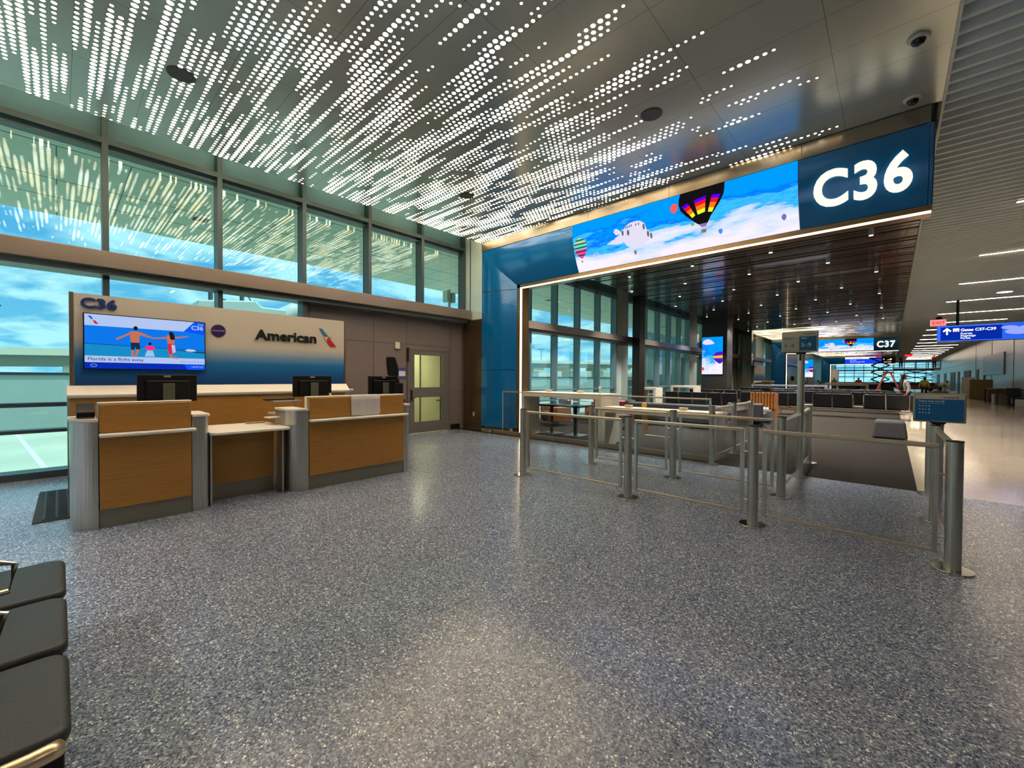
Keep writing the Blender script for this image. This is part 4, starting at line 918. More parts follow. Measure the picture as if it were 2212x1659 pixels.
def coffee():
    for (x,y,l) in ((-8.4,12.0,'round glossy pale side table near the lounge window, left'), (-7.9,12.9,'round glossy pale side table near the lounge window, right')):
        t = thing('side_table', l, 'side table', (x,y,0)); part(t, 'top', B().cyl((x,y,0.66),(x,y,0.69),0.42,seg=32), mat('glossy_top', (190,205,205), 0.05, 0.3)); part(t, 'pole', B().cyl((x,y,0.02),(x,y,0.66),0.04), chrome); part(t, 'base', B().cyl((x,y,0),(x,y,0.02),0.25,seg=24), chrome)
coffee()
dkf = mat('dark_grey_sofa', (22,21,23), 0.7)
def sofa(lab, x0, x1, y, h=0.78, d=0.8):
    t = thing('bench_sofa', lab, 'sofa', ((x0+x1)/2, y, 0))
    part(t, 'seat', B().box(x0,x1,y-d/2+0.15,y+d/2,0.15,0.44), dkf, 0.05, 3); part(t, 'backrest', B().box(x0,x1,y-d/2,y-d/2+0.2,0.15,h), dkf, 0.06, 3); part(t, 'base', B().box(x0+0.1,x1-0.1,y-0.25,y+0.25,0,0.15), black)
sofa('long charcoal bench sofa behind the low glass wall, in front of the black seats', -6.5, -3.6, 13.2, 0.72)
sofa('short charcoal bench sofa just right of the high stone bar', -7.5, -6.6, 13.9, 0.74)
sofa('charcoal bench sofa in front of the row of black seats with gaps', -3.9, -2.9, 14.9, 0.74)
solo('round_cushion', B().cyl((-5.9,12.83,0.62),(-5.9,12.79,0.62),0.09,seg=24), mat('gold_fabric', (170,120,40), 0.6), 'small round golden disc on the back of the long charcoal sofa', 'disc', 0.01)
def ottoman(lab, x, y, w, d, h):
    t = thing('ottoman', lab, 'ottoman', (x,y,0), group='charcoal ottomans on the carpet')
    b = B(); b.prism([(x-w/2,y-d/2,0.08),(x+w/2,y-d/2,0.08),(x+w/2,y+d/2,0.08),(x-w/2,y+d/2,0.08)],(0,0,h-0.08))
    for v in b.bm.verts:
        if v.co.z > h-0.01: v.co.x = x+(v.co.x-x)*0.84; v.co.y = y+(v.co.y-y)*0.84
    part(t, 'cushion', b, fabric, 0.06, 4); part(t, 'plinth', B().box(x-w/2+0.05,x+w/2-0.05,y-d/2+0.05,y+d/2-0.05,0.0,0.085), mat('ottoman_plinth', (90,92,92), 0.4, 0.4))
ottoman('large charcoal fabric ottoman at the right edge of the carpet', -0.02, 13.85, 0.66, 0.95, 0.5); ottoman('small charcoal fabric ottoman beside the dark bench near the boarding sign', -3.2, 16.0, 0.6, 0.6, 0.47)

def beam_row(lab, x0, y, n, w=0.6, group=None, tables=(), face=1, backs=True, armr=True, grey=(), hb=0.93, near=False):
    """row of seats joined on a beam along X; tables = slot indices that hold a small table"""
    t = thing('beam_seating', lab, 'seating', (x0+n*w/2, y, 0), group=group)
    P = lambda nm, b, m, **k: part(t, nm, b, m, **k)
    x = x0; slots = []
    for i in range(n):
        ww = w*0.5 if i in tables else w
        slots.append((x, x+ww, i in tables)); x += ww
    x1 = x; f = face
    P('beam', B().box(x0, x1, y-0.03, y+0.03, 0.26, 0.32), chrome)
    for k, (a, c, tb) in enumerate(slots):
        if tb:
            P('side_table', B().box(a+0.02, c-0.02, y-0.2, y+0.2, 0.42, 0.45), mat('table_grey', (120,118,112), 0.3), bevel=0.004)
            continue
        m_ = fabric if k in grey else (leather if near else navy)
        if near:
            q = B(); rr_ = 0.06; ax, cx_ = a+0.02, c-0.02; yf = y+0.42; pl = [(ax, y-0.16), (cx_, y-0.16)]
            for i in range(7): w_ = PI/2*i/6; pl.append((cx_-rr_+rr_*math.cos(w_), yf-rr_+rr_*math.sin(w_)))
            for i in range(7): w_ = PI/2*i/6; pl.append((ax+rr_-rr_*math.sin(w_), yf-rr_+rr_*math.cos(w_)))
            q.prism([(px_, py_, 0.395) for px_, py_ in pl], (0, 0, 0.055)); P('seat', q, m_, bevel=0.024, seg=5)
        else: P('seat', B().box(a+0.018, c-0.018, y-0.16*f if f>0 else y-0.42, y+0.42 if f>0 else y+0.16, 0.375, 0.45), m_, bevel=0.032, seg=3)
        if near: P('seat_shadow', B().box(a+0.026, c-0.026, y-0.15, y+0.405, 0.30, 0.42), black, bevel=0.01)  # black box added for the shadow below each cushion
        if backs:
            b = B(); yb = y-0.22*f
            b.prism([(a+0.02, yb, 0.40), (a+0.02, yb+0.05*f, 0.40), (a+0.02, yb-0.05*f, hb), (a+0.02, yb-0.10*f, hb)], (c-a-0.04, 0, 0)); P('backrest', b, m_, bevel=0.02, seg=3)
        P('edge_trim', B().box(a+0.018, c-0.018, y+0.0*f, y+0.36*f, 0.355, 0.373) if f>0 else B().box(a+0.018, c-0.018, y-0.36, y, 0.355, 0.373), dsteel)
    xs = [s[0] for s in slots]+[x1]
    if armr:
        for xx in (xs[1:] if near else xs):
            b = B(); b.tube([(xx, y-0.30*f, hb-0.03), (xx, y-0.20*f, 0.40), (xx, y+0.02*f, 0.32)], 0.014, 8)
            P('back_post', b, chrome)
            b = B(); b.tube([(xx, y-0.2*f, 0.64), (xx, y+0.22*f, 0.655), (xx, y+0.262*f, 0.64), (xx, y+0.245*f, 0.52), (xx, y-0.1*f, 0.50)], 0.013, 8); b.box(xx-0.022, xx+0.022, y-0.18*f if f>0 else y-0.2, y+0.2 if f>0 else y+0.18, 0.655, 0.68)
            P('armrest', b, chrome)
    if near:
        for xx in xs[1:]:
            last = xx == xs[-1]; dx_, zz_, rr_ = (0.012, 0.425, 0.024) if last else (0.0, 0.405, 0.012)
            P('side_rail', B().tube([(xx+dx_, y-0.25, zz_), (xx+dx_, y+0.335, zz_), (xx+dx_-0.006, y+0.375, zz_), (xx+dx_-0.02, y+0.392, zz_-0.006)], rr_, 12), mat('champagne_metal', (225,200,165), 0.3, 0.85), smooth=True)
    for xx in (x0+w*0.5, x1-w*0.5):
        P('leg', B().box(xx-0.03, xx+0.03, y-0.03, y+0.03, 0.02, 0.27).box(xx-0.03, xx+0.03, y-0.28, y+0.28, 0, 0.03), chrome, bevel=0.006)
    return t
# row right beside the camera: front edges of the cushions lie at y = 0
t = beam_row('dark leather beam seats at the bottom left corner, right beside the camera', -3.52, -0.40, 3, 0.588, hb=0.9, near=True)
beam_row('row of black beam seats with armrest posts, nearest the lounge windows', -7.43, 18.5, 5, 0.58, 'rows of black beam seats in the lounge')
beam_row('short row of black beam seats between the window row and the side-table row', -5.0, 20.9, 3, 0.60, 'rows of black beam seats in the lounge')
beam_row('row of black beam seats with two small side tables, near the concourse', -3.35, 21.2, 8, 0.64, 'rows of black beam seats in the lounge', tables=(1,4), grey=(7,))
beam_row('second row of black beam seats behind the side-table row', -4.4, 24.6, 8, 0.6, 'rows of black beam seats in the lounge')
beam_row('black beam seats far behind the window row', -8.3, 24.0, 6, 0.6, 'rows of black beam seats in the lounge')
beam_row('black beam seats before the distant tables of the second gate', -5.2, 28.5, 9, 0.6, 'rows of black beam seats in the lounge')
beam_row('farthest black beam seats before the second gate', -7.6, 31.5, 12, 0.6, 'rows of black beam seats in the lounge')
def crate():
    t = thing('slatted_crate', 'orange brown slatted crate with white wrap between the black seats', 'crate', (-3.7, 18.6, 0))
    b = B()
    for i in range(9): b.box(-4.1+i*0.1, -4.04+i*0.1, 18.4, 18.43, 0.35, 0.98); 
    for z in (0.4, 0.66, 0.92): b.box(-4.1, -3.24, 18.43, 18.46, z, z+0.06)
    part(t, 'slats', b, orw); part(t, 'inner_box', B().box(-4.08,-3.26,18.47,19.0,0.0,0.93), mat('brown_card', (120,74,28), 0.7))
    b = B()
    for x in (-4.15,-4.05,-3.86,-3.7,-3.6,-3.5): b.sphere((x,18.36,0.36),0.045,(1,0.5,1.2),8)
    part(t, 'white_wrap', b, mat('white_wrap', (230,225,215), 0.5), smooth=True)
crate()

def column_screen():
    struct('column_2', B().box(-8.45, -7.05, 26.12, 27.2, 0, HZ), mat('bronze_column', (70,64,60), 0.25, 0.6))
    t = thing('column_screen', 'upright screen with striped balloon and clouds on the dark lounge column', 'screen', (-7.85, 26.1, 1.77))
    part(t, 'frame', B().box(-8.43,-7.24,26.06,26.12,1.74,3.98), black)
    sc = part(t, 'screen', B().box(-8.41,-7.26,26.05,26.06,1.765,3.955), skypic_v)
    R = lambda nm, P, m, l=0.002: flats(sc, nm, P, (-8.41,26.05,1.765), UX, UZ, m, l, 0.001)
    R('balloon', [[(0.62,0.92),(0.66,1.15),(0.80,1.28),(1.0,1.32),(1.15,1.3),(1.15,0.72),(1.0,0.60),(0.82,0.72)]], emis('cs_violet', (70,30,190), 1.0)); R('balloon_stripe', [[(0.62,0.93),(0.64,1.08),(1.15,1.12),(1.15,0.92)]], emis('cs_orange', (255,120,60), 1.0), 0.004); R('balloon_stripe', [[(0.625,0.98),(0.635,1.03),(1.15,1.06),(1.15,1.0)]], emis('cs_yellow', (255,225,120), 1.0), 0.006)
    R('balloon', [ell(0.1,1.36,0.08,0.08)], emis('cs_teal', (150,150,200), 1.0)); R('balloon', [ell(0.06,0.32,0.08,0.1)], emis('cs_red', (220,80,80), 1.0))
    R('cloud_shape', [[(0.0,1.85),(0.1,2.0),(0.3,2.08),(0.5,2.02),(0.65,1.88),(0.7,1.8),(0.5,1.76),(0.2,1.74)]], emis('cs_cloud', (235,215,240), 1.0), 0.003)
    t2 = dup(t, (-7.85, 26.1+G2, 1.77), label='distant upright balloon screen seen through the second blue portal')
column_screen()

# ------------------------------------------------------------------ signs over the concourse
def wayfinding():
    t = thing('wayfinding_sign', 'hanging blue sign with arrow reading Gates C37-C39 over the concourse', 'sign', (3.6, 28, 3.28))
    part(t, 'housing', B().box(1.545,6.3,28.0,28.25,3.28,4.03), mat('sign_body', (30,60,140), 0.3), 0.01)
    part(t, 'rim', B().box(1.55,6.28,27.985,28.0,3.30,4.02), emis('way_rim', (60,110,245), 1.0))
    F = 27.98
    part(t, 'message_field', B().box(1.66,3.55,F,27.986,3.34,3.96), emis('way_blue', (8,44,168), 0.9))
    sc = part(t, 'cloud_field', B().box(3.56,6.25,F,27.986,3.32,4.0), emis('way_sky', (40,100,235), 1.0))
    flats(sc, 'cloud_shape', [ell(4.0-3.56,0.32,0.38,0.13), ell(0.75,0.42,0.35,0.15), ell(0.2,0.5,0.25,0.08)], (3.56,F,3.32), UX, UZ, emis('way_cloud', (150,165,240), 1.0), 0.003)
    w = emis('way_white', (235,240,255), 1.3)
    text(t, 'lettering', 'Gates C37-C39', 0.165, (2.30,F-0.004,3.745), UX, UZ, w, 0.001, 0.005, 1.02)
    for i, s in enumerate(('Puertas', 'Flugsteige', 'Portes')): text(t, 'lettering', s, 0.12, (2.30,F-0.004,3.60-0.105*i), UX, UZ, w, 0.001, 0.002)
    flats(t, 'arrow', [[(0.10,0.0),(0.16,0.0),(0.16,0.19),(0.24,0.13),(0.27,0.19),(0.13,0.33),(-0.01,0.19),(0.02,0.13),(0.10,0.19)]], (1.74,F,3.6), UX, UZ, w, 0.003)
    flats(t, 'seat_pictogram', [[(0,0),(0.05,0),(0.05,0.07),(0.07,0.07),(0.07,0.0),(0.13,0),(0.13,0.07),(0.15,0.07),(0.15,0),(0.2,0),(0.2,0.15),(0,0.15)]], (2.06,F,3.735), UX, UZ, w, 0.003)
    part(t, 'hanger_rod', B().cyl((2.21,28.12,4.03),(2.21,28.12,HZ),0.055), black); part(t, 'hanger_rod', B().cyl((5.6,28.12,4.03),(5.6,28.12,HZ),0.055), black)
    t = thing('exit_sign', 'small lit red EXIT sign hung below the concourse ceiling', 'exit sign', (1.95, 35, 4.7))
    part(t, 'canopy', B().cyl((2.0,35,5.05),(2.0,35,HZ),0.18,0.1), black)
    part(t, 'face', B().box(1.63,2.30,34.96,35.04,4.68,5.05), emis('exit_face', (236,150,150), 1.0)); text(t, 'lettering', 'EXIT', 0.26, (1.72,34.95,4.77), UX, UZ, emis('exit_red', (225,30,50), 1.3), 0.004, 0.006)
    t = thing('exit_sign', 'tiny red exit light far down the concourse ceiling', 'exit sign', (2.0, 80, 4.8)); part(t, 'face', B().box(1.3,2.1,79.9,80,4.75,5.05), emis('exit_far', (220,50,60), 1.2)); part(t, 'canopy', B().box(1.5,1.9,79.9,80,5.05,HZ+0.01), black)
    t = thing('round_ceiling_light', 'round recessed warm light on the concourse ceiling', 'ceiling light', (3.42,26.65,HZ)); part(t, 'ring', B().cyl((3.42,26.65,HZ-0.02),(3.42,26.65,HZ+0.02),0.26,seg=32), white); part(t, 'lens', B().cyl((3.42,26.65,HZ-0.025),(3.42,26.65,HZ-0.018),0.22,seg=32), warm)
wayfinding()

# ------------------------------------------------------------------ people and works in the distance
def person(lab, loc, rz, h, cloth, pants, hair, skinm=None, pose='stand', long_hair=False, vest=None):
    t = thing('person', lab, 'person', loc, rz); s = h/1.75
    skin_m = skinm or mat('skin', (150,104,80), 0.6)
    def skin(name, verts, edges, rad, m, root=0):
        me = bpy.data.meshes.new(name); me.from_pydata([Vector(v)*s for v in verts], edges, []); me.materials.append(m)
        o = bpy.data.objects.new(name, me); C.objects.link(o); o.parent = t
        md = o.modifiers.new('skin', 'SKIN'); md.use_smooth_shade = True
        for i, r in enumerate(rad): q = me.skin_vertices[0].data[i]; q.radius = ((r if not isinstance(r, tuple) else r[0])*s, (r if not isinstance(r, tuple) else r[1])*s); q.use_root = (i == root)
        o.modifiers.new('sub', 'SUBSURF').levels = 1; o.modifiers['sub'].render_levels = 2
        return o
    lean = 0.0; kx = 0.0
    if pose == 'walk': fl, fr = 0.30, -0.25
    elif pose == 'bend': fl, fr, lean = 0.12, -0.1, 0.45
    elif pose == 'reach': fl, fr = 0.05, -0.05
    else: fl, fr = 0.04, -0.02
    ch = Vector((0, lean*0.75, 1.32-lean*0.35)); nk = Vector((0, lean*1.0, 1.47-lean*0.5)); hd = Vector((0, lean*1.2+0.01, 1.62-lean*0.6)); pel = Vector((0, -lean*0.2, 0.95))
    up = pose == 'reach'
    hl = Vector((-0.2, 0.25+lean, 1.75)) if up else Vector((-0.27, 0.12+lean*1.2, 0.83-lean*0.2)); hr = Vector((0.22, 0.3, 1.7)) if up else Vector((0.27, -0.05+lean*1.3, 0.83-lean*0.2))
    el_ = Vector((-0.26, 0.08+lean*0.8, 1.42 if up else 1.08-lean*0.25)); er = Vector((0.27, 0.05+lean*0.8, 1.40 if up else 1.08-lean*0.25))
    V = [pel, (0,lean*0.35,1.13-lean*0.1), ch, nk, hd-Vector((0,0,0.03)), hd+Vector((0,0,0.07)), ch+Vector((-0.18,0,0.07)), el_, hl, hl+Vector((0,0.03,-0.09)), ch+Vector((0.18,0,0.07)), er, hr, hr+Vector((0,0.03,-0.09)),
         (-0.1,0,0.88), (-0.11,fl*0.55+0.03,0.5), (-0.11,fl,0.09), (-0.11,fl+0.14,0.05), (0.1,0,0.88), (0.11,fr*0.3+0.05,0.5), (0.11,fr,0.09), (0.11,fr+0.14,0.05)]
    Ed = [(0,1),(1,2),(2,3),(3,4),(4,5),(2,6),(6,7),(7,8),(8,9),(2,10),(10,11),(11,12),(12,13),(0,14),(14,15),(15,16),(16,17),(0,18),(18,19),(19,20),(20,21)]
    Rr = [(0.15,0.11),(0.13,0.10),(0.17,0.11),0.055,0.085,0.08,0.06,0.045,0.035,0.03,0.06,0.045,0.035,0.03,0.09,0.06,0.045,0.035,0.09,0.06,0.045,0.035]
    skin('body', V, Ed, Rr, skin_m)
    skin('shirt', [V[0]+Vector((0,0,0.03)), V[1], V[2], ch+Vector((0,0,0.09)), V[6], V[7], el_.lerp(hl,0.75), V[10], V[11], er.lerp(hr,0.75)], [(0,1),(1,2),(2,3),(2,4),(4,5),(5,6),(2,7),(7,8),(8,9)], [(0.175,0.13),(0.155,0.12),(0.19,0.13),0.075,0.078,0.06,0.05,0.078,0.06,0.05], cloth)
    if vest: skin('vest', [V[0]+Vector((0,0,0.06)), V[1], V[2], ch+Vector((0,0,0.06))], [(0,1),(1,2),(2,3)], [(0.19,0.145),(0.18,0.14),(0.205,0.15),0.12], vest)
    skin('trousers', [V[0], V[14], V[15], V[16], V[18], V[19], V[20]], [(0,1),(1,2),(2,3),(0,4),(4,5),(5,6)], [(0.17,0.13),0.11,0.08,0.065,0.11,0.08,0.065], pants)
    skin('shoes', [V[16], V[17]], [(0,1)], [0.055,0.045], black); skin('shoes', [V[20], V[21]], [(0,1)], [0.055,0.045], black)
    hv = [hd+Vector((0,-0.02,0.09)), hd+Vector((0,-0.05,0.0)), hd+Vector((0,-0.08,-0.12))]; hrd = [0.085,0.085,0.06]
    if long_hair: hv += [hd+Vector((0,-0.12,-0.32)), hd+Vector((0,-0.14,-0.62))]; hrd += [(0.13,0.08),(0.15,0.07)]
    skin('hair', hv, [(i,i+1) for i in range(len(hv)-1)], hrd, hair)
    bm = bmesh.new(); 
    for dx in (-0.03, 0.03): bmesh.ops.create_uvsphere(bm, u_segments=8, v_segments=6, radius=0.011*s, matrix=Matrix.Translation((hd+Vector((dx,0.085,0.04)))*s))
    part(t, 'eyes', bm, black, local=True)
    b = B(); n0 = (hd+Vector((0,0.08,0.015)))*s; b.sphere(n0, 0.016*s, (0.8,1.3,1.5), 8); part(t, 'nose', b, skin_m, smooth=True, local=True)
    part(t, 'mouth', B().cbox((hd+Vector((0,0.084,-0.03)))*s, (0.04*s,0.01*s,0.008*s)), mat('lips', (120,60,56), 0.5), local=True)
    return t
hairb = mat('black_hair', (8,8,10), 0.5); maroon = mat('maroon_cloth', (52,20,20), 0.8); whitec = mat('white_cloth', (170,168,165), 0.8); blackc = mat('black_cloth', (10,10,12), 0.8); hivis = mat('hivis_olive', (170,168,60), 0.7); orangev = mat('orange_vest', (225,80,40), 0.7); darkj = mat('dark_trousers', (34,26,26), 0.8); redc = mat('red_cloth', (120,40,36), 0.8)
person('walking person with very long dark hair, white top and maroon trousers beside the black seats', (0.42,25.5,0), -1.15, 1.80, whitec, maroon, hairb, pose='walk', long_hair=True)
person('worker in hi-vis vest and dark trousers standing with back turned in the far concourse', (1.95,47,0), 0.3, 1.78, hivis, darkj, hairb, vest=hivis)
person('worker in hi-vis vest bending over boxes in the far concourse', (3.1,52,0), -1.2, 1.75, hivis, darkj, hairb, pose='bend', vest=hivis)
person('worker in orange vest behind the distant counters of the second gate', (-2.4,53,0), 3.1, 1.75, orangev, darkj, hairb, vest=orangev)
person('worker with dark shirt near the distant white cabinet', (-6.8,52,0), 0.6, 1.72, blackc, darkj, hairb)
person('worker leaning in olive vest between the distant counters', (-5.2,54,0), 1.5, 1.7, hivis, darkj, hairb, pose='bend')
person('worker in white helmet and white shirt at the distant counters', (-4.4,54.5,0), 0.4, 1.72, whitec, darkj, mat('helmet_white', (210,210,205), 0.4))

def lift(lab, x, y, zp, w=4.6):
    t = thing('scissor_lift', lab, 'scissor lift', (x, y, 0)); rd = mat('lift_red', (120,34,40), 0.5); dk = mat('lift_dark', (30,34,38), 0.5)
    part(t, 'chassis', B().box(x-w*0.42,x+w*0.42,y-0.5,y+0.5,0.25,0.75), rd)
    for sx in (-1,1):
        for sy in (-1,1): part(t, 'wheel', B().cyl((x+sx*w*0.3,y+sy*0.45,0.25),(x+sx*w*0.3,y+sy*0.6,0.25),0.25), black)
    b = B(); n = 3; z0 = 0.75; dz = (zp-z0)/n
    for i in range(n):
        for yy in (y-0.4,y+0.4):
            b.tube([(x-w*0.35,yy,z0+i*dz),(x+w*0.35,yy,z0+(i+1)*dz)],0.05,6); b.tube([(x+w*0.35,yy,z0+i*dz),(x-w*0.35,yy,z0+(i+1)*dz)],0.05,6)
    part(t, 'scissor_arms', b, dk)
    part(t, 'platform', B().box(x-w/2,x+w/2,y-0.55,y+0.55,zp,zp+0.15), rd)
    b = B()
    for i in range(5): xx = x-w/2+w*i/4; b.box(xx-0.025,xx+0.025,y-0.55,y-0.5,zp+0.15,zp+1.15); b.box(xx-0.025,xx+0.025,y+0.5,y+0.55,zp+0.15,zp+1.15)
    for yy in (-0.55,0.5): b.box(x-w/2,x+w/2,y+yy,y+yy+0.05,zp+1.1,zp+1.15); b.box(x-w/2,x+w/2,y+yy,y+yy+0.05,zp+0.6,zp+0.64)
    part(t, 'guard_rail', b, rd)
lift('red scissor lift raised under the far concourse ceiling', 2.4, 78, 2.9, 4.6)
person('worker in red shirt standing on the left of the raised red lift', (0.9,78,3.05), 0.2, 1.75, redc, darkj, hairb, pose='reach')
person('worker in orange vest working at the ceiling on the right of the raised lift', (4.1,78,3.05), -0.4, 1.75, orangev, darkj, hairb, pose='reach')
def boom():
    t = thing('scissor_lift', 'dark scissor lift folded high left of the raised red lift', 'scissor lift', (-1.0,68,0)); dk = mat('boom_dark', (30,30,34), 0.5)
    b = B()
    for i in range(4):
        z = 0.7+i*0.85
        for yy in (67.6,68.4): b.tube([(-1.9,yy,z),(-0.2,yy,z+0.85)],0.07,6); b.tube([(-0.2,yy,z),(-1.9,yy,z+0.85)],0.07,6)
    part(t, 'scissor_arms', b, dk); part(t, 'chassis', B().box(-2.1,0.0,67.4,68.6,0.0,0.7), dk); part(t, 'platform', B().box(-2.1,0,67.4,68.6,4.1,4.2), dk)
boom()
def ladder():
    t = thing('step_ladder', 'red fibreglass step ladder standing beside the black seats', 'ladder', (-0.6,33,0)); rd = mat('ladder_red', (130,46,34), 0.45); al = mat('ladder_aluminium', (170,170,165), 0.35, 0.7)
    H = 1.9; y0 = 33.0
    for sx, nm in ((-1,'front'),(1,'rear')):
        b = B()
        for yy, k in ((-1,1),(1,1)):
            top = Vector((-0.15+sx*0.1, y0+yy*0.18, H)); bot = Vector((-0.15+sx*0.85, y0+yy*0.42, 0)); d = Vector((0.045,0,0))
            b.prism([bot-d+Vector((0,-0.02,0)), bot+d+Vector((0,-0.02,0)), bot+d+Vector((0,0.02,0)), bot-d+Vector((0,0.02,0))], top-bot)
        part(t, 'rail_pair', b, rd)
        b = B()
        for i in range(1,8):
            f = i/8; p = Vector((-0.15+sx*0.85,y0,0)).lerp(Vector((-0.15+sx*0.1,y0,H)), f); ww = 0.42+(0.18-0.42)*f
            if sx < 0 or i % 2: b.box(p.x-0.05,p.x+0.05,p.y-ww,p.y+ww,p.z-0.015,p.z+0.015)
        part(t, 'steps', b, al)
    part(t, 'top_cap', B().box(-0.4,0.1,y0-0.25,y0+0.25,H,H+0.08), rd, 0.01)
    part(t, 'shelf', B().box(-0.1,0.35,y0-0.3,y0+0.3,1.35,1.4), al)
ladder()

def distant():
    # boxes, tables and carts down the concourse
    br = mat('cardboard', (120,84,52), 0.8); dk = mat('cart_dark', (16,16,18), 0.5); rb = mat('red_brown', (86,36,22), 0.7); ol = mat('olive_wrap', (96,78,30), 0.7); lg = mat('light_carton', (176,166,148), 0.7)
    def bx(nm, lab, cat, x0,x1,y0,y1,z0,z1,m,lid=None):
        t = thing(nm, lab, cat, ((x0+x1)/2,(y0+y1)/2,z0)); part(t, 'body', B().box(x0,x1,y0,y1,z0,z1), m, 0.02)
        part(t, 'top_seam', B().box(x0+0.02,x1-0.02,(y0+y1)/2-0.03,(y0+y1)/2+0.03,z1,z1+0.005), lid or dk); return t
    bx('carton', 'brown open carton on the floor right of the standing worker', 'carton', 2.5,3.35,47.5,48.2,0,0.62,br, lg)
    bx('carton', 'tall pale carton stack in the far concourse', 'carton', 4.3,4.95,50,50.7,0,1.75,lg, br)
    bx('wrapped_pallet', 'olive wrapped pallet load beside the tall pale carton', 'pallet', 4.6,5.7,48,49.2,0,1.55,ol)
    bx('carton', 'dark red brown low cartons right of the wrapped pallet', 'carton', 5.0,6.05,44,45.5,0,0.95,rb, br)
    t = thing('folding_table', 'long black folding table along the pale concourse wall', 'table', (5.4,42.0,0)); part(t, 'top', B().box(4.7,6.1,38.4,43,0.92,0.98), dk)
    for x in (4.75,6.05):
        for y in (38.5,42.9): part(t, 'leg', B().cyl((x,y,0),(x,y,0.92),0.04,seg=8), dk)
    bx('carton', 'grey carton under the long black folding table', 'carton', 4.9,5.5,41,41.8,0,0.6,lg, br)
    t = thing('office_chair', 'black chair at the near end of the long folding table', 'chair', (5.3,37.6,0)); part(t, 'seat', B().box(5.0,5.6,37.3,37.9,0.45,0.55), dk, 0.04,3); part(t, 'backrest', B().box(5.0,5.6,37.85,37.95,0.55,1.05), dk, 0.04,3); part(t, 'pole', B().cyl((5.3,37.6,0.1),(5.3,37.6,0.45),0.04), dk); part(t, 'base', B().cyl((5.3,37.6,0),(5.3,37.6,0.1),0.3,0.1), dk)
    bx('carton', 'small white box with dark label below the black chair', 'carton', 5.2,5.6,36.6,36.8,0,0.42,mat('white_box', (200,198,190), 0.6))
    bx('carton', 'brown box standing against the pale wall right of the black chair', 'carton', 5.75,6.1,37.5,38.2,0,0.8,rb, br)
    bx('wet_floor_stand', 'white and blue cone stand on the far concourse floor', 'stand', 3.55,3.85,49,49.3,0,0.6,mat('white_blue', (190,215,225), 0.5))
    # counters and tables of the second gate seen over the seats
    def rail_table(lab, x0,x1,y,z,m,leg=True):
        t = thing('stone_table', lab, 'table', ((x0+x1)/2,y,0), group='pale stone tables toward the second gate'); part(t, 'top', B().box(x0,x1,y,y+0.8,z-0.1,z), m, 0.003)
        part(t, 'end_panel', B().box(x0,x0+0.12,y,y+0.8,0,z-0.1), m); part(t, 'end_panel', B().box(x1-0.12,x1,y,y+0.8,0,z-0.1), m)
    blu = mat('bluish_metal', (140,150,165), 0.35, 0.3)
    rail_table('bluish metal high table before the second airline wall', -7.2,-3.0,32.6,1.12,blu)
    rail_table('pale stone high table left of the ladder', -4.4,-1.2,38.0,1.15,stone); rail_table('pale stone high table just behind the first pale stone one', -3.9,-0.6,41.0,1.25,stone)
    rail_table('pale stone table along the lounge windows', -9.0,-8.2,19.0,1.05,stone)
    rail_table('pale stone table beyond the window row seats', -8.9,-7.6,22.6,1.12,stone)
    gate_unit(G2-1.5, 'C37', False)
    p = thing('podium', 'distant wood fronted podium with white cap at the second gate', 'podium', (-7.0,37.2,0)); part(p, 'body', B().box(-7.4,-6.9,36.9,38.3,0,1.25), wood); part(p, 'top', B().box(-7.45,-6.85,36.85,38.35,1.25,1.36), white, 0.01)
    for (x,y,l) in ((-6.3,42.6,'left'),(-5.7,42.6,'right')):
        t = thing('gate_kiosk', 'white kiosk with black screen at the second gate, %s one'%l, 'kiosk', (x,y,0)); part(t,'body',B().box(x-0.22,x+0.22,y,y+0.3,0,1.35),whitec,0.01); part(t,'screen',B().box(x-0.12,x+0.12,y-0.02,y,1.38,1.75),black,0.01); part(t,'screen_arm',B().box(x-0.02,x+0.02,y,y+0.05,1.3,1.5),black)
    struct('wall_gate_2', B().box(-9.4,-9.26,38.1,43.5,0,3.13), brownp)
    struct('wall_gate_3', B().box(-9.4,-9.26,38.1+G2,46+G2,0,3.13), brownp); struct('window_far', B().box(GX-0.02,GX,58,118,0,TOP), spandrel)
    t = thing('white_cabinet', 'tall white cabinet in front of the far end glazing', 'cabinet', (-7.4,84,0)); part(t,'body',B().box(-8.0,-6.3,84,85,0,3.1),mat('cabinet_white',(205,212,206),0.4),0.02); part(t,'door',B().box(-7.9,-6.4,83.97,84,0.1,3.0),mat('cabinet_door',(214,220,214),0.4))
    b = B().box(6.1,6.2,46,47,1.5,1.6)
distant()

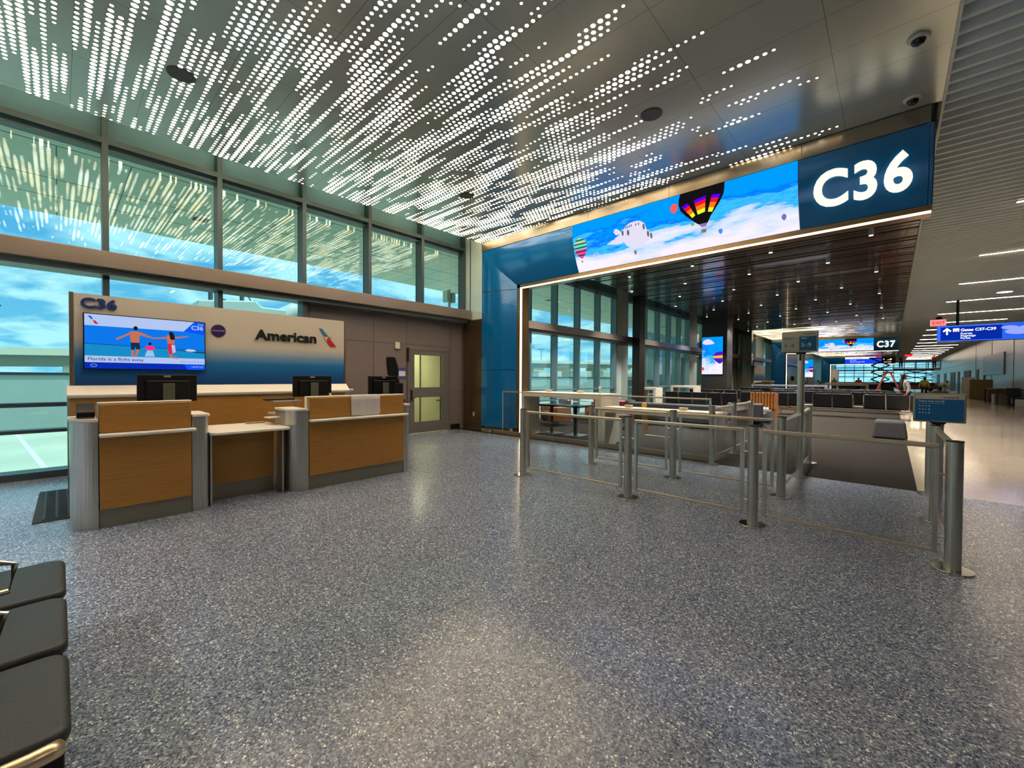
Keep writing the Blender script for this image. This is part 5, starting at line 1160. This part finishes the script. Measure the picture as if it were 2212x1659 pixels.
# ------------------------------------------------------------------ outside
def outside():
    GZ = -4.5
    struct('ground_apron', B().box(-400, -9.6, -250, 400, GZ-0.3, GZ), mat('apron_concrete', (196,200,176), 0.85, noise=0.10, nscale=(0.15,0.15,0.15)))
    struct('wall_outside_base', B().box(-9.6, -9.4, -17, 126, GZ, -0.0), concrete)
    struct('ground_marking', B().prism([(-66,-3.12,GZ),(-66,-2.82,GZ),(-36,-0.1,GZ),(-36,-0.4,GZ)], (0,0,0.01)).prism([(-66,-5.5,GZ),(-66,-5.3,GZ),(-36,-2.4,GZ),(-36,-2.6,GZ)], (0,0,0.01)).box(-40,-39.6,-12,12,GZ,GZ+0.01), mat('white_paint', (235,238,235), 0.6))
    def soffit():
        m, nt, N, L, b = nodes('pale_soffit')
        tc = N('ShaderNodeTexCoord'); s = N('ShaderNodeSeparateXYZ'); L(tc.outputs['Object'], s.inputs[0])
        lines = None
        for xv in (-11.1, -13.0, -14.3):
            q = mathn(nt, 'LESS_THAN', mathn(nt, 'ABSOLUTE', mathn(nt, 'SUBTRACT', s.outputs[0], xv)), 0.02); lines = q if lines is None else mathn(nt, 'MAXIMUM', lines, q)
        yl = mathn(nt, 'LESS_THAN', mathn(nt, 'FLOORED_MODULO', s.outputs[1], 1.0), 0.02); yl = mathn(nt, 'MULTIPLY', yl, mathn(nt, 'LESS_THAN', s.outputs[0], -11.1)); lines = mathn(nt, 'MAXIMUM', lines, yl)
        mix = N('ShaderNodeMix'); mix.data_type = 'RGBA'; L(lines, mix.inputs[0]); mix.inputs[6].default_value = lin((236,236,214)); mix.inputs[7].default_value = lin((92,92,80)); L(mix.outputs[2], b.inputs['Base Color']); b.inputs['Roughness'].default_value = 0.5
        return m
    struct('roof_soffit', B().box(-15.9, -9.38, -60, 135, 5.6, 5.9), soffit())
    b = B()
    for y in range(-10, 40, 5): b.box(-10.3, -9.95, y+0.4, y+0.75, 5.585, 5.602); b.box(-13.6,-13.3,y+2.4,y+2.7,5.585,5.602)
    struct('roof_soffit_light', b, mat('soffit_light', (40,40,38), 0.5))
    # long retaining wall and the elevated road
    struct('wall_outside', B().box(-69,-68,-140,220,GZ,1.6).box(-68.0,-67.9,-140,220,1.35,1.75), mat('retaining_wall', (150,166,160), 0.8, noise=0.05, nscale=(0.2,0.2,0.2)))
    struct('wall_outside_rail', B().box(-67.9,-67.8,-140,220,1.45,1.75), mat('rail_dark', (30,40,52), 0.6))
    t = thing('elevated_road', 'long pale concrete elevated road beyond the airport wall', 'bridge', (-92,0,GZ)); par = mat('parapet', (222,220,196), 0.8); deckm = mat('bridge_deck', (150,156,140), 0.8)
    def z(y): return 5.3+(y+2)*0.019
    b = B(); b.grid([[(-90,y,z(y)-1.0),(-90,y,z(y))] for y in range(-140,260,20)]); b.grid([[(-90.3,y,z(y)-1.0),(-90.3,y,z(y))] for y in range(-140,260,20)]); b.grid([[(-90,y,z(y)),(-90.3,y,z(y))] for y in range(-140,260,20)]); part(t,'parapet',b,par)
    b = B()
    rows = [[(-90.6,y,z(y)-1.0),(-90.6,y,z(y)-2.5),(-100,y,z(y)-2.5),(-100,y,z(y)-1.0)] for y in range(-140,260,20)]; b.grid(rows,True); part(t,'deck',b,deckm)
    for y in range(-130,240,22):
        part(t,'pier',B().box(-96,-92,y,y+3.0,GZ,z(y)-2.5).box(-98,-91,y-1.5,y+4.5,z(y)-3.8,z(y)-2.5),par)
    # lamp posts
    proto = thing('street_lamp', 'first street lamp right of the blue column, beyond the elevated road', 'street lamp', (-106,60,GZ), group='street lamps beyond the elevated road'); gm = mat('lamp_grey', (70,86,96), 0.6)
    part(proto,'pole',B().cyl((0,0,0),(0,0,20),0.18,0.1,seg=8),gm,local=True); part(proto,'arm',B().box(-0.08,0.08,-1.6,1.6,19.9,20.0),gm,local=True); part(proto,'lamp_head',B().box(-0.2,0.2,-2.0,-1.2,19.75,20.0),gm,local=True); part(proto,'lamp_head',B().box(-0.2,0.2,1.2,2.0,19.75,20.0),gm,local=True)
    for i,(x,y,l) in enumerate(((-104,-8,'tall double-arm street lamp at the left edge, seen left of the airline wall'),(-116,95,'street lamp second from the blue column beyond the elevated road'),(-119,112,'street lamp third from the blue column beyond the elevated road'),(-118,130,'street lamp fourth from the blue column beyond the elevated road'),(-122,146,'street lamp fifth from the blue column beyond the elevated road'),(-127,160,'farthest right street lamp beyond the elevated road'),(-121,80,'street lamp just beside the first one right of the blue column'))): dup(proto,(x,y,GZ if i else GZ-3),label=l)
    # vehicles and low buildings below the road
    for i,(y,l,m,h,lab) in enumerate(((74,7,(226,232,226),3.0,'white box truck parked under the elevated road, leftmost'),(98,8,(214,226,222),3.2,'white box truck with dark lettering under the elevated road'),(160,9,(220,225,210),3.0,'pale box truck farthest right under the elevated road'))):
        t = thing('box_truck', lab, 'truck', (-80,y,GZ)); mm = mat('truck_%d'%i, m, 0.5)
        part(t,'cargo_box',B().box(-81.2,-78.8,y,y+l,GZ+4.2,GZ+4.2+h),mm,0.05); part(t,'cab',B().box(-81.1,-78.9,y+l+0.2,y+l+2.2,GZ+4.0,GZ+6.2),mm,0.1)
        part(t,'chassis',B().box(-81,-79,y,y+l+2.2,GZ+3.7,GZ+4.2),black)
        for yy in (y+1,y+l+1.2): part(t,'wheel',B().cyl((-78.8,yy,GZ+3.6),(-79.2,yy,GZ+3.6),0.5),black)
    struct('ground_embankment', B().box(-140,-69,-140,260,GZ,-1.4), mat('embankment', (150,150,120), 0.9, noise=0.1, nscale=(0.2,0.2,0.2)))
    # building with arches far right
    t = thing('arcade_building', 'low pale building with arched openings beyond the apron', 'building', (-95,140,-1)); b = B(); part(t,'wall',B().box(-112,-110,60,230,-1.4,4.6),par)
    for i in range(24): part(t,'opening',B().box(-109.99,-109.9,64+i*7,68+i*7,-1,2.6),mat('arch_pale_blue',(176,214,232),0.4))  # pale blue faces set in the openings
    # passenger boarding bridge
    t = thing('boarding_bridge', 'pale boarding bridge with bent round duct outside the hall windows', 'boarding bridge', (-22,5.3,GZ)); pb = mat('bridge_white', (206,214,204), 0.5)
    part(t,'tunnel',B().prism([(-23,3.7,3.9),(-23,3.9,4.62),(-23,6.0,4.86),(-23,6.25,4.62),(-23,7.3,4.62),(-23,7.3,3.9)],(2.0,0,0)),pb,0.08,3)
    part(t,'lower_body',B().box(-23.4,-20.6,3.2,7.2,-0.6,3.9),pb,0.1)
    part(t,'bent_duct',B().tube([(-22,6.6,4.15),(-22,7.2,4.25),(-22,7.6,4.5),(-22,7.95,4.72),(-22,8.25,4.68),(-22,8.42,4.4),(-22,8.48,3.9),(-22,8.48,2.5)],0.42,16),pb,smooth=True)
    part(t,'support',B().box(-22.6,-21.4,4.6,6.0,GZ,-0.6).box(-23.2,-20.8,4,6.6,GZ,GZ+0.6),dsteel)
    part(t,'mast',B().cyl((-21.9,4.5,4.5),(-21.9,4.5,5.5),0.09),gm); part(t,'mast',B().cyl((-21.9,5.68,4.7),(-21.9,5.68,5.5),0.09),gm)
    part(t,'mast_bracket',B().box(-21.95,-21.85,4.75,4.8,4.7,5.0).box(-21.95,-21.85,4.8,5.05,4.85,4.9).box(-21.95,-21.85,6.15,6.22,4.7,5.0),gm)
    part(t,'mast_cable',B().tube([(-21.9,5.7,5.25),(-21.9,5.9,5.2),(-21.9,6.02,5.0),(-21.9,6.02,4.8)],0.03,6),gm)
    t = thing('camera_mast', 'white equipment mast outside the last upper hall window', 'mast', (-13,10.5,GZ)); part(t,'pole',B().cyl((-13,10.5,GZ),(-13,10.5,4.98),0.05),pb); part(t,'equipment_box',B().box(-13.15,-12.85,10.28,10.44,4.45,4.9),pb,0.02); part(t,'equipment_box',B().box(-13.15,-12.85,10.56,10.7,4.45,4.85),pb,0.02); part(t,'camera',B().sphere((-13,10.32,4.15),0.1),dsteel,smooth=True)
    t = thing('boarding_bridge', 'white boarding bridge machinery outside the lounge windows', 'boarding bridge', (-20,30,GZ))
    part(t,'tunnel',B().prism([(-16.6,36,-0.5),(-16.6,36,2.9),(-12,37,3.1),(-12,37,-0.2)],(0,3,0)),pb,0.2); part(t,'cab',B().box(-13.5,-10.6,28,33,-0.6,3.0),pb,0.3,3); part(t,'stair',B().prism([(-12.4,24,GZ),(-11.6,24,GZ),(-11.6,28.5,-0.2),(-12.4,28.5,-0.2)],(0,0,0.3)),mat('stair_grey',(150,165,160),0.5))
    b = B()
    for i in range(8): b.tube([(-11.5,22+i*1.6,-1.0),(-11.5,22.8+i*1.6,0.4)],0.05,6); b.tube([(-11.5,22.8+i*1.6,-1.0),(-11.5,22+i*1.6,0.4)],0.05,6)
    b.box(-11.6,-11.4,21.5,35,0.4,0.5).box(-11.6,-11.4,21.5,35,-1.1,-1.0); part(t,'lattice',b,pb); part(t,'hydraulics',B().box(-13,-12,25,27.5,-1.5,1.4),mat('hydraulic_grey',(130,140,138),0.5),0.1)
    struct('wall_terminal_wing', B().box(-21.3,-15.9,46,60,GZ,8), mat('wing_grey',(120,132,124),0.6))
outside()
